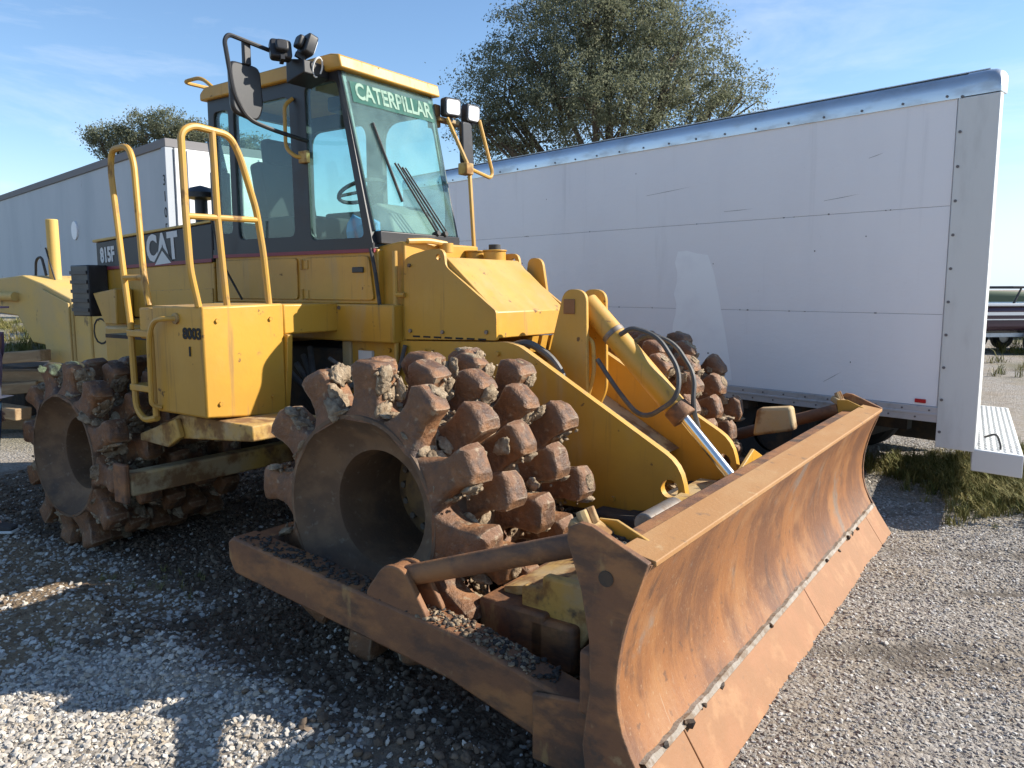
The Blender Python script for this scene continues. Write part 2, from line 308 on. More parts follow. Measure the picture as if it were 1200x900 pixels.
def clumps(name, items, m, parent, seed=0):
    """many small crumbs (centre, radius, squash) as one mesh"""
    r = np.random.default_rng(seed); V = []; F = []; off = 0
    for it_ in items:
        c, rad, sq = it_[:3]
        if len(it_) > 3:                   # crust: squash in the tip's own frame, then turn about the drum axis
            v, f = CRUST[r.integers(len(CRUST))]; Rm = np.array(Matrix.Rotation(it_[3], 3, 'Y'))
            V.append((v*np.array(sq)*rad) @ Rm.T+np.array(c)); F.append(f+off); off += len(v); continue
        v, f = TPL[r.integers(len(TPL))]; a, b = r.random(2)*6.283
        Rm = np.array(Matrix.Rotation(a, 3, 'Z') @ Matrix.Rotation(b, 3, 'X'))
        V.append((v @ Rm.T)*np.array(sq)*rad+np.array(c)); F.append(f+off); off += len(v)
    V = np.concatenate(V); F = np.concatenate(F); n = len(F); me = bpy.data.meshes.new(name)
    me.vertices.add(len(V)); me.vertices.foreach_set('co', V.astype(np.float32).ravel()); me.loops.add(3*n); me.loops.foreach_set('vertex_index', F.ravel())
    me.polygons.add(n); me.polygons.foreach_set('loop_start', np.arange(0, 3*n, 3)); me.polygons.foreach_set('loop_total', np.full(n, 3)); me.update(calc_edges=True)
    me.materials.append(M[m]); o = bpy.data.objects.new(name, me); COL.objects.link(o); o.parent = parent; o['kind'] = 'stuff'; return o
def text_obj(name, s, size, m, parent, loc, rot, extrude=.0015, sx=1., bold=0.):
    cu = bpy.data.curves.new(name, 'FONT'); cu.body = s; cu.size = size; cu.extrude = extrude; cu.offset = bold; cu.resolution_u = 3
    cu.align_x = 'CENTER'; cu.align_y = 'CENTER'
    tmp = bpy.data.objects.new(name+'_tmp', cu); COL.objects.link(tmp)
    bpy.context.view_layer.update()
    me = bpy.data.meshes.new_from_object(tmp.evaluated_get(bpy.context.evaluated_depsgraph_get()))
    bpy.data.objects.remove(tmp); bpy.data.curves.remove(cu)
    o = bpy.data.objects.new(name, me); COL.objects.link(o); me.materials.clear(); me.materials.append(M[m])
    o.location = loc; o.rotation_euler = rot; o.scale = (sx, 1, 1)
    if parent is not None: o.parent = parent
    return o
def vnoise(x, y, s, seed):
    r = np.random.default_rng(seed).random((64, 64)); fx = x*s+100.3; fy = y*s+57.7
    ix = np.floor(fx).astype(int); iy = np.floor(fy).astype(int); tx = fx-ix; ty = fy-iy
    tx = tx*tx*(3-2*tx); ty = ty*ty*(3-2*ty)
    g = lambda a, b: r[a % 64, b % 64]
    return (g(ix, iy)*(1-tx)+g(ix+1, iy)*tx)*(1-ty)+(g(ix, iy+1)*(1-tx)+g(ix+1, iy+1)*tx)*ty
def fbm(x, y, s, seed, o=4):
    t = 0; a = .5
    for k in range(o): t = t+a*(vnoise(x, y, s*2**k, seed+k)-.5)*2; a *= .5
    return t
def sstep(a, b, x):
    t = np.clip((x-a)/(b-a), 0, 1); return t*t*(3-2*t)

# machine frame: X forward to the blade, Y to the far side, origin under the middle of the cutting edge
AZ = R(35.2); MO = Vector((1.581, 3.718, 0))
XA = np.array((math.cos(AZ), -math.sin(AZ))); YA = np.array((math.sin(AZ), math.cos(AZ)))
def to_m(x, y):
    dx, dy = x-MO.x, y-MO.y; return dx*XA[0]+dy*XA[1], dx*YA[0]+dy*YA[1]

# ------------------------------------------------------------------ ground
def soil_mask(x, y):
    """1 where dark churned soil lies (round the machine), 0 on gravel"""
    mx_, my_ = to_m(x, y)
    n = fbm(x, y, 1.1, 5)*.5+fbm(x, y, 4, 9)*.14
    near = sstep(-2.45, -2.0, my_+n*.8-.1*np.clip(mx_+2, -2, 2))
    far = 1-sstep(2.0, 2.8, my_+n)
    front = 1-sstep(-.5, -.12, mx_+n*.25)
    back = sstep(-7.5, -6.4, mx_+n)
    return near*far*front*back*(1-.9*dirt_mask(x, y))
def dirt_mask(x, y):
    """bare brown dirt with straw at the far left"""
    mx_, my_ = to_m(x, y); n = fbm(x, y, 1.3, 15)*.45+fbm(x, y, 5, 19)*.12
    return (1-sstep(-3.1, -2.7, mx_+n*.6))*(1-sstep(-1.75, -1.5, my_+n*.3))
def shade_streak_mask(x, y):
    """furrow shade coloured in as dark streaks, with thinner gravel, right of the blade"""
    return sstep(.02, .32, -fbm(x*.55+y*.25, y*2.6, 1.3, 81)+.25*fbm(x, y, 6, 84)-.05)*sstep(.8, 1.8, x)*(1-sstep(5.2, 6.6, y))
def grass_mask(x, y):
    n = fbm(x, y, .7, 31)*.9+fbm(x, y, 3, 35)*.3
    a = sstep(-.25, .35, (x-3.55)*.6+n*.5)*sstep(5.35, 5.9, y+n*.35)*(1-sstep(7.4, 8.2, y+n))
    b = sstep(.15, .5, n+.08)*sstep(13, 17, y)
    c = sstep(-.1, .3, n+.1)*(1-sstep(-3.0, -2.3, x))*sstep(7.5, 9, y)*.6
    return np.clip(a+b+c, 0, 1)
def height(x, y):
    s = soil_mask(x, y)
    mx_, my_ = to_m(x, y)
    h = fbm(x, y, .5, 21)*.025+fbm(x, y, 2.4, 25)*.012
    ridge = np.exp(-((my_+2.02+fbm(x, y, .8, 61)*.3)/.16)**2)*sstep(-4.2, -3, mx_)*(1-sstep(-.7, -.2, mx_))*.05
    h = h+s*(fbm(x, y, 5, 41)*.035+fbm(x, y, 13, 45)*.018)+ridge*(1+fbm(x, y, 7, 71))
    # rake-like furrows in the gravel on the right
    fr = sstep(1.2, 2.2, x)*(1-s)*(1-sstep(6, 7.5, y)); h = h+fr*(fbm(x*.5, y*3, 1.6, 81)*.02)-shade_streak_mask(x, y)*.018
    h = h*(1-sstep(14, 22, np.hypot(x, y)))
    return h
def axis_(lo, hi, far, step):
    a = list(np.arange(lo, hi, step)); d = step
    p = hi
    while p < far: a.append(p); d *= 1.18; p += d
    a.append(far); d = step; p = lo-step; neg = []
    while p > -far: neg.append(p); d *= 1.18; p -= d
    neg.append(-far); return np.array(neg[::-1]+a)
gx = axis_(-4.6, 5.2, 900, .035); gy = axis_(2.0, 8.2, 900, .035)
GX, GY = np.meshgrid(gx, gy); GZ = height(GX, GY)
me = bpy.data.meshes.new('ground'); ny, nx = GX.shape
idx = np.arange(nx*ny).reshape(ny, nx)
quads = np.stack([idx[:-1, :-1], idx[:-1, 1:], idx[1:, 1:], idx[1:, :-1]], -1).reshape(-1, 4)
me.vertices.add(nx*ny); me.vertices.foreach_set('co', np.stack([GX, GY, GZ], -1).ravel())
me.loops.add(quads.size); me.loops.foreach_set('vertex_index', quads.ravel())
me.polygons.add(len(quads)); me.polygons.foreach_set('loop_start', np.arange(0, quads.size, 4)); me.polygons.foreach_set('loop_total', np.full(len(quads), 4))
me.update(calc_edges=True); me.polygons.foreach_set('use_smooth', [True]*len(quads))
for nm, arr in (('soil', soil_mask(GX, GY)), ('dirt', dirt_mask(GX, GY)), ('shade_streak', shade_streak_mask(GX, GY)), ('grass', grass_mask(GX, GY))):
    at = me.attributes.new(nm, 'FLOAT', 'POINT'); at.data.foreach_set('value', arr.ravel().astype(np.float32))
ground = bpy.data.objects.new('ground', me); COL.objects.link(ground); ground['kind'] = 'structure'
def ground_mat():
    m = bpy.data.materials.new('gravel_and_soil'); m.use_nodes = True; t = m.node_tree; N = t.nodes; L = t.links; b = N['Principled BSDF']
    b.inputs['Roughness'].default_value = .95; b.inputs['Specular IOR Level'].default_value = .15
    tc = N.new('ShaderNodeTexCoord')
    def noise(s, d=6, r=.6):
        n = N.new('ShaderNodeTexNoise'); n.inputs['Scale'].default_value = s; n.inputs['Detail'].default_value = d; n.inputs['Roughness'].default_value = r; L.new(tc.outputs['Object'], n.inputs['Vector']); return n.outputs[0]
    def ramp(f, pts):
        r = N.new('ShaderNodeValToRGB'); e = r.color_ramp.elements
        while len(e) < len(pts): e.new(.5)
        for i, (p, c) in enumerate(pts): e[i].position = p; e[i].color = (*c, 1)
        L.new(f, r.inputs[0]); return r.outputs[0]
    def mix(f, a, c):
        x = N.new('ShaderNodeMix'); x.data_type = 'RGBA'; L.new(f, x.inputs[0]); L.new(a, x.inputs[6]); L.new(c, x.inputs[7]); return x.outputs[2]
    vo = N.new('ShaderNodeTexVoronoi'); vo.inputs['Scale'].default_value = 42; L.new(tc.outputs['Object'], vo.inputs['Vector'])
    sep = N.new('ShaderNodeSeparateColor'); L.new(vo.outputs['Color'], sep.inputs[0])
    grav = ramp(sep.outputs[0], [(0, (.21, .185, .155)), (.45, (.31, .28, .245)), (1, (.42, .39, .35))])
    dirt = ramp(noise(3.3), [(.3, (.24, .195, .145)), (.7, (.36, .31, .245))])
    g2 = mix(ramp(noise(1.4), [(.42, (0, 0, 0)), (.62, (.75, .75, .75))]), grav, dirt)
    soil = ramp(noise(14), [(.3, (.085, .062, .043)), (.62, (.155, .115, .08)), (.8, (.24, .19, .14))])
    gr = ramp(noise(6), [(.3, (.06, .065, .02)), (.7, (.16, .145, .06))])
    a1 = N.new('ShaderNodeAttribute'); a1.attribute_name = 'soil'; a2 = N.new('ShaderNodeAttribute'); a2.attribute_name = 'grass'
    a3 = N.new('ShaderNodeAttribute'); a3.attribute_name = 'dirt'; brown = ramp(noise(9), [(.3, (.17, .115, .07)), (.7, (.32, .235, .15))])
    a4 = N.new('ShaderNodeAttribute'); a4.attribute_name = 'shade_streak'; streak_tone = ramp(noise(20), [(.3, (.10, .085, .07)), (.7, (.20, .175, .145))])  # dark tone puts the shade of the furrows into the ground colour
    c = mix(a4.outputs['Fac'], g2, streak_tone); c = mix(a3.outputs['Fac'], c, brown); c = mix(a1.outputs['Fac'], c, soil); c = mix(a2.outputs['Fac'], c, gr)
    L.new(c, b.inputs['Base Color'])
    bp = N.new('ShaderNodeBump'); bp.inputs['Strength'].default_value = .9; bp.inputs['Distance'].default_value = .02
    ad = N.new('ShaderNodeMath'); ad.operation = 'SUBTRACT'; L.new(noise(55, 5, .7), ad.inputs[0]); L.new(vo.outputs['Distance'], ad.inputs[1])
    L.new(ad.outputs[0], bp.inputs['Height']); L.new(bp.outputs[0], b.inputs['Normal'])
    return m
me.materials.append(ground_mat())

# scattering: instances of a few unlinked prototypes on numpy-made points
def scatter(name, protos, pts, scl, tilt, kind='stuff', label=None, cat=None, parent=None):
    me = bpy.data.meshes.new(name); me.vertices.add(len(pts)); me.vertices.foreach_set('co', np.asarray(pts, np.float32).ravel())
    a = me.attributes.new('scl', 'FLOAT', 'POINT'); a.data.foreach_set('value', np.asarray(scl, np.float32))
    o = bpy.data.objects.new(name, me); COL.objects.link(o)
    c = bpy.data.collections.new(name+'_pieces')
    for p in protos: c.objects.link(p)
    g = bpy.data.node_groups.new(name+'_scatter', 'GeometryNodeTree'); g.interface.new_socket('Geometry', in_out='INPUT', socket_type='NodeSocketGeometry'); g.interface.new_socket('Geometry', in_out='OUTPUT', socket_type='NodeSocketGeometry')
    gi = g.nodes.new('NodeGroupInput'); go = g.nodes.new('NodeGroupOutput'); mp = g.nodes.new('GeometryNodeMeshToPoints'); ip = g.nodes.new('GeometryNodeInstanceOnPoints')
    ci = g.nodes.new('GeometryNodeCollectionInfo'); ci.inputs[0].default_value = c; ci.inputs['Separate Children'].default_value = True; ci.inputs['Reset Children'].default_value = True
    ip.inputs['Pick Instance'].default_value = True
    ri = g.nodes.new('FunctionNodeRandomValue'); ri.data_type = 'INT'; ri.inputs[4].default_value = 0; ri.inputs[5].default_value = len(protos)-1
    rv = g.nodes.new('FunctionNodeRandomValue'); rv.data_type = 'FLOAT_VECTOR'; rv.inputs[0].default_value = (-tilt, -tilt, 0); rv.inputs[1].default_value = (tilt, tilt, 6.283)
    na = g.nodes.new('GeometryNodeInputNamedAttribute'); na.data_type = 'FLOAT'; na.inputs[0].default_value = 'scl'
    l = g.links
    l.new(gi.outputs[0], mp.inputs[0]); l.new(mp.outputs[0], ip.inputs['Points']); l.new(ci.outputs[0], ip.inputs['Instance']); l.new(ri.outputs[2], ip.inputs['Instance Index'])
    l.new(rv.outputs[0], ip.inputs['Rotation']); l.new(na.outputs[0], ip.inputs['Scale']); l.new(ip.outputs[0], go.inputs[0])
    md = o.modifiers.new('scatter', 'NODES'); md.node_group = g
    o['kind'] = kind
    if parent is not None: o.parent = parent
    if label: o['label'] = label; o['category'] = cat
    return o
def proto(name, fill, m, smooth=40):
    bm = NB(); fill(bm); me = bpy.data.meshes.new(name); bm.to_mesh(me); bm.free(); me.materials.append(m)
    me.polygons.foreach_set('use_smooth', [True]*len(me.polygons)); me.set_sharp_from_angle(angle=R(smooth))
    return bpy.data.objects.new(name, me)
STONE = randmat('gravel_stones', [(.15, .135, .115), (.30, .28, .25), (.38, .355, .32), (.25, .205, .16), (.46, .44, .41), (.20, .18, .155), (.34, .32, .295), (.58, .56, .52)])
PALE = randmat('pale_limestone_chips', [(.42, .39, .345), (.30, .27, .235), (.55, .525, .475), (.36, .30, .225), (.46, .435, .395)])
CLOD = randmat('soil_clods', [(.07, .050, .035), (.14, .10, .07), (.105, .077, .055), (.20, .148, .105), (.12, .085, .057)])
def stone(seed, sq):
    return lambda bm: blob(bm, (0, 0, 0), 1, 1 if seed % 2 else 2, .38, seed, sq)
gst = [proto('gravel_stone', stone(i, (1, .6+.4*random.random(), .42+.3*random.random())), STONE, 30) for i in range(7)]
pst = [proto('limestone_chip', stone(i+20, (1, .55+.4*random.random(), .4+.3*random.random())), PALE, 30) for i in range(6)]
clp = [proto('soil_clod', stone(i+40, (1, .7+.3*random.random(), .6+.3*random.random())), CLOD, 50) for i in range(6)]
def cand(n, x0, x1, y0, y1, p=1.):
    u = rng.random(n)**p; y = y0+(y1-y0)*u; x = x0+(x1-x0)*rng.random(n)
    k = np.abs(x) < y*.72+.25; return x[k], y[k]
def pts(x, y, up): return np.stack([x, y, height(x, y)+up], -1)
# grey gravel, right and everywhere else on the yard
x, y = cand(330000, -4.2, 5.6, 2.15, 8.8, 1.35); s = soil_mask(x, y); gm = grass_mask(x, y)
patch = fbm(x, y, 1.2, 91)
left = sstep(.5, -.6, x)
k = (rng.random(len(x)) < (1-s)*(1-gm*.85)*(1-.75*dirt_mask(x, y))*(1-.72*shade_streak_mask(x, y))*(.55+.8*np.clip(patch+.35, 0, 1)))
x, y, lf = x[k], y[k], left[k]
isp = rng.random(len(x)) < lf*.75+.08
sz = (.0042+.0098*rng.random(len(x))**2.6+.0013*(y-2)/3)*(1-.28*sstep(.3, 1.2, x))
scatter('gravel', gst, pts(x[~isp], y[~isp], sz[~isp]*.15), sz[~isp], .5)
scatter('pale_gravel', pst, pts(x[isp], y[isp], sz[isp]*.2), sz[isp]*1.25, .6)
# soil clods and pale chips mixed in the churned strip
x, y = cand(100000, -4.6, 2.5, 2.15, 8.5, 1.3); s = soil_mask(x, y); k = rng.random(len(x)) < s; x, y = x[k], y[k]
sz = .003+.020*rng.random(len(x))**6
scatter('soil_clods', clp, pts(x, y, sz*.2), sz, .8)
x, y = cand(22000, -4.6, 2.5, 2.15, 8, 1.2); s = soil_mask(x, y); k = rng.random(len(x)) < s*(.25+.75*np.clip(fbm(x, y, 1.6, 55)*1.6+.5, 0, 1)); x, y = x[k], y[k]
sz = .004+.012*rng.random(len(x))**3
scatter('stone_chips', [p.copy() for p in pst], pts(x, y, sz*.35), sz, .8)

# grass
GRASS = randmat('dry_grass_blades', [(.10, .115, .025), (.17, .16, .045), (.27, .225, .08), (.075, .09, .022), (.22, .19, .07)], .8)
def tuft(seed):
    def f(bm):
        r = random.Random(seed)
        for _ in range(22):
            a = r.random()*6.283; l = .06+.13*r.random(); b = Vector((r.gauss(0, .03), r.gauss(0, .03), 0)); lean = .25+.7*r.random(); wd = .0025+.0025*r.random()
            d = Vector((math.cos(a), math.sin(a), 0)); sd_ = Vector((-d.y, d.x, 0))
            p1 = b+d*l*lean*.35+Vector((0, 0, l*.6)); p2 = b+d*l*lean+Vector((0, 0, l*.85))
            v = [bm.verts.new(q) for q in (b-sd_*wd, b+sd_*wd, p1+sd_*wd*.8, p1-sd_*wd*.8, p2)]
            bm.faces.new(v[:4]); bm.faces.new((v[3], v[2], v[4]))
    return f
tf = [proto('grass_tuft', tuft(i), GRASS) for i in range(6)]
x = np.concatenate([rng.uniform(-1, 7, 26000), rng.uniform(-25, 45, 20000)]); y = np.concatenate([rng.uniform(4.9, 9, 26000), rng.uniform(8, 42, 20000)])
gm = grass_mask(x, y); k = (rng.random(len(x)) < gm*.9) & (np.abs(x) < y*.75+1); x, y = x[k], y[k]
scatter('grass', tf, pts(x, y, 0), (.35+.6*rng.random(len(x)))*(1+1.6*sstep(9, 20, y)), .15)
x, y = rng.uniform(-3.6, -1.7, 160), rng.uniform(3.5, 4.6, 160); k = fbm(x, y, 2.2, 17) > .12; x, y = x[k], y[k]
scatter('weed_sprigs', [p.copy() for p in tf], pts(x, y, 0), .18+.22*rng.random(len(x)), .2)

# ================================================================== the soil compactor
RZ = -AZ
mach = empty('soil_compactor', MO, RZ)
tag(mach, 'yellow padfoot soil compactor with rusty front blade, cab and studded steel drums', 'compactor')

# ---- blade
prof = [(-.125, .168), (-.160, .235), (-.188, .30), (-.206, .37), (-.213, .45), (-.208, .53), (-.195, .61), (-.175, .69), (-.147, .77), (-.108, .862)]
bm = NB(); NY = 60; th = .028; W = 1.855
ys = np.linspace(-W, W, NY)
fr = [[bm.verts.new((px+.005*mnoise.noise(Vector((yy*1.3, pz*2, 3)))+.002*mnoise.noise(Vector((yy*4, pz*5, 1))), yy, pz)) for px, pz in prof] for yy in ys]
bk = [[bm.verts.new((px-th, yy, pz)) for px, pz in prof] for yy in ys]
for i in range(NY-1):
    for j in range(len(prof)-1):
        bm.faces.new((fr[i][j], fr[i+1][j], fr[i+1][j+1], fr[i][j+1])); bm.faces.new((bk[i][j], bk[i][j+1], bk[i+1][j+1], bk[i+1][j]))
    for j, jj in ((0, 0), (len(prof)-1,)*2): bm.faces.new((fr[i][j], bk[i][j], bk[i+1][j], fr[i+1][j]))
for i in (0, NY-1):
    for j in range(len(prof)-1): bm.faces.new((fr[i][j], bk[i][j], bk[i][j+1], fr[i][j+1]))
blade = obj('blade', bm, 'rust_blade', mach, smooth=60)
bm = NB(); prism(bm, [(-.098, .853), (-.098, .873), (-.225, .893), (-.232, .872)], 'Y', -1.84, 1.84); obj('top_lip', bm, 'tan_edge', blade, .004)
for a, b in ((-1.86, -1.55), (-1.545, 0.0), (.005, 1.535), (1.54, 1.86)):
    bm = NB(); prism(bm, [(.004, .0), (-.112, .178), (-.138, .162), (-.03, 0)], 'Y', a, b); obj('cutting_edge', bm, 'rust_edge', blade, .004)
bm = NB(); rowa = []
for k in range(121):
    y0 = -1.84+3.68*k/120; hh = .017+.008*mnoise.noise(Vector((k*.37, 0, 0)))+.006*mnoise.noise(Vector((k*1.3, 4, 0)))
    rowa.append([bm.verts.new(p) for p in ((-.1105, y0, .1795), (-.1075-.0, y0, .1835), (-.1125-hh*.42, y0, .183+hh), (-.135-hh*.42, y0, .178+hh), (-.135, y0, .172))])
for A, B in zip(rowa[:-1], rowa[1:]):
    for j in range(4): bm.faces.new((A[j], B[j], B[j+1], A[j+1]))
obj('wear_strip', bm, 'wear_strip', blade, 0)
bm = NB(); r_ = random.Random(4)
for k in range(12):
    yy = -1.75+3.3*r_.random()**1.5; blob(bm, (-.108+r_.gauss(0, .006), yy, .183+r_.gauss(0, .008)), .008+.012*r_.random(), 1, .5, k)
o = obj('mud_clumps', bm, 'dark_under', blade); o['kind'] = 'stuff'
endp = [(-.104, .875), (-.30, .958), (-.345, .962), (-.385, .94), (-.39, .90), (-.335, .74), (-.305, .58), (-.30, .42), (-.325, .22), (-.31, .10), (-.20, .02), (-.06, .02), (-.105, .16), (-.150, .235), (-.180, .30), (-.198, .37), (-.205, .45), (-.200, .53), (-.187, .61), (-.167, .69), (-.139, .77)]
for a, b in ((-1.885, -1.857), (1.857, 1.885)):
    bm = NB(); prism(bm, endp, 'Y', a, b); e = obj('end_plate', bm, 'rust_arm', blade, .004)
    bm = NB(); cyl(bm, (-.245, a-.004 if a < 0 else b+.004, .80), (-.245, (a+b)/2, .80), .026); obj('pin', bm, 'dark_under', e)
    s = 1 if a > 0 else -1
    # yellow pocket behind the plate: inner wall, floor with soil
    bm = NB(); prism(bm, [(-.14, .868), (-.30, .935), (-.37, .93), (-.35, .80), (-.22, .80)], 'Y', s*1.715, s*1.70); obj('inner_gusset', bm, 'yellow', blade, .003)
    bm = NB(); prism(bm, [(-.13, .835), (-.36, .905), (-.36, .88), (-.13, .81)], 'Y', s*1.856, s*1.716); obj('pocket_floor', bm, 'dark_under', blade)
    bm = NB(); prism(bm, [(-.30, .90), (-.405, .955), (-.42, .92), (-.33, .86)], 'Y', s*1.84, s*1.72); br = obj('tilt_bracket', bm, 'yellow_worn', blade, .008)
    for yy in (1.755, 1.805):
        bm = NB(); cyl(bm, (-.36, s*yy, .925), (-.385, s*yy, .975), .02, n=6); obj('bolt', bm, 'yellow_worn', br, .003)
bm = NB(); box(bm, -.36, -.24, -1.85, 1.85, .30, .52); obj('back_beam', bm, 'rust_arm', blade, .01)
bm = NB(); box(bm, -.33, -.235, -1.85, 1.85, .74, .86); obj('upper_beam', bm, 'rust_arm', blade, .01)
for yy in (-1.1, -.4, .4, 1.1):
    bm = NB(); prism(bm, [(-.235, .74), (-.34, .74), (-.42, .5), (-.42, .2), (-.24, .2)], 'Y', yy-.015, yy+.015); obj('rib', bm, 'rust_arm', blade)
bm = NB(); prism(bm, [(.12, .72), (.34, .80), (.80, .61), (.60, .52)], 'X', -.52, -.50); obj('spill_plate', bm, 'yellow', blade, .004)
bm = NB(); prism(bm, [(-.70, .76), (-.68, .94), (-.47, .97), (-.44, .82)], 'Y', .92, 1.02); obj('cylinder_guard', bm, 'yellow_worn', blade, .02)

# ---- push frame
pf = empty('push_frame'); pf.parent = mach
def arm(s):
    pr = [(-2.30, .375), (-2.325, .42), (-2.325, .50), (-2.29, .525), (-.9, .405), (-.34, .285), (-.30, .10), (-.42, .085), (-.95, .215), (-2.28, .348)]
    bm = NB(); prism(bm, pr, 'Y', s*1.81, s*1.67); a = obj('push_arm', bm, 'rust_arm', pf, .012)
    # pivot lug for the strut
    bm = NB(); prism(bm, rpoly([(-1.42, .44), (-1.30, .60), (-1.19, .60), (-1.06, .41)], .05), 'Y', s*1.80, s*1.77); obj('lug', bm, 'rust_arm', pf, .006)
    bm = NB(); prism(bm, rpoly([(-1.42, .44), (-1.30, .60), (-1.19, .60), (-1.06, .41)], .05), 'Y', s*1.70, s*1.675); obj('lug', bm, 'rust_arm', pf, .006)
    bm = NB(); p0, p1 = Vector((-1.26, s*1.735, .535)), Vector((-.36, s*1.735, .86)); cyl(bm, p0, p1, .043, n=20); cyl(bm, p0-Vector((0, s*.03, 0)), p0+Vector((0, s*.03, 0)), .06, n=18)
    obj('brace_strut', bm, 'rust_arm', pf, .004)
    bm = NB(); prism(bm, [(-.56, .05), (-.56, .30), (-.30, .34), (-.26, .04)], 'Y', s*1.83, s*1.812); obj('ball_joint_cover', bm, 'rust_arm', pf, .01)
    bm = NB(); box(bm, -2.34, -2.19, s*1.66, s*.42, .335, .50); obj('rear_cross_beam', bm, 'rust_arm', pf, .02)
    return a
for s in (-1, 1): arm(s)
bm = NB(); box(bm, -.80, -.58, -1.5, 1.5, .20, .40); obj('front_cross_beam', bm, 'rust_arm', pf, .02)
for s in (-1, 1):
    hookp = [(-.86, .30), (-.86, .50), (-.76, .50), (-.76, .56), (-.40, .56), (-.36, .50), (-.36, .42), (-.52, .40), (-.58, .30)]
    bm = NB(); prism(bm, hookp, 'Y', s*1.46, s*1.40); obj('draw_hook', bm, 'yellow_worn', pf, .012)
    bm = NB(); prism(bm, [(-1.0, .44), (-.42, .58), (-.42, .54), (-1.0, .40)], 'Y', s*1.39, s*.98); obj('hook_plate', bm, 'yellow_worn', pf, .008)
    bm = NB(); prism(bm, hookp, 'Y', s*1.0, s*.94); obj('draw_hook', bm, 'yellow_worn', pf, .012)
    bm = NB(); box(bm, -1.05, -.72, s*1.5, s*.8, .12, .42); obj('hook_base', bm, 'rust_arm', pf, .015)
bm = NB(); box(bm, -.9, -.42, -.45, .45, .38, .56); obj('lift_bracket', bm, 'dark_under', pf, .02)
bm = NB(); cyl(bm, (-.50, -.62, .56), (-.50, -.28, .56), .055, n=18); obj('cross_pin', bm, 'steel', pf, .006)
bm = NB(); cyl(bm, (-.42, -1.25, .78), (-.42, -.95, .78), .045, n=18); obj('cross_pin', bm, 'steel', pf, .006)

# ---- drums
TIPM = None
def tip_mesh():
    bm = NB(); rings = []
    secs = [(.435, .138, .086), (.465, .108, .078), (.50, .084, .068), (.545, .073, .063), (.595, .075, .066), (.640, .084, .073), (.672, .085, .074), (.694, .062, .063), (.701, .053, .055)]
    n = 14
    for r, a, b in secs:
        ring = []
        for k in range(n):
            t = 2*math.pi*k/n; c, s = math.cos(t), math.sin(t); e = 2/6.0
            ring.append(bm.verts.new((a*math.copysign(abs(c)**e, c), b*math.copysign(abs(s)**e, s), r)))
        rings.append(ring)
    for A, B in zip(rings[:-1], rings[1:]):
        for k in range(n): bm.faces.new((A[k], A[(k+1) % n], B[(k+1) % n], B[k]))
    bm.faces.new(rings[-1])
    bmesh.ops.recalc_face_normals(bm, faces=bm.faces[:])
    return bm
TIP_MESHES = []
for q in range(5):
    bm = tip_mesh()
    for v in bm.verts:
        g = .5+.5*(v.co.z-.43)/.27
        v.co += Vector((mnoise.noise(v.co*9+Vector((q*7, 0, 0))), mnoise.noise(v.co*9+Vector((0, q*7, 0))), .8*mnoise.noise(v.co*9+Vector((0, 0, q*7)))))*.017*g
    me = bpy.data.meshes.new('tip'); bm.to_mesh(me); bm.free(); me.materials.append(M['tip'])
    me.polygons.foreach_set('use_smooth', [True]*len(me.polygons)); me.set_sharp_from_angle(angle=R(38)); TIP_MESHES.append(me)
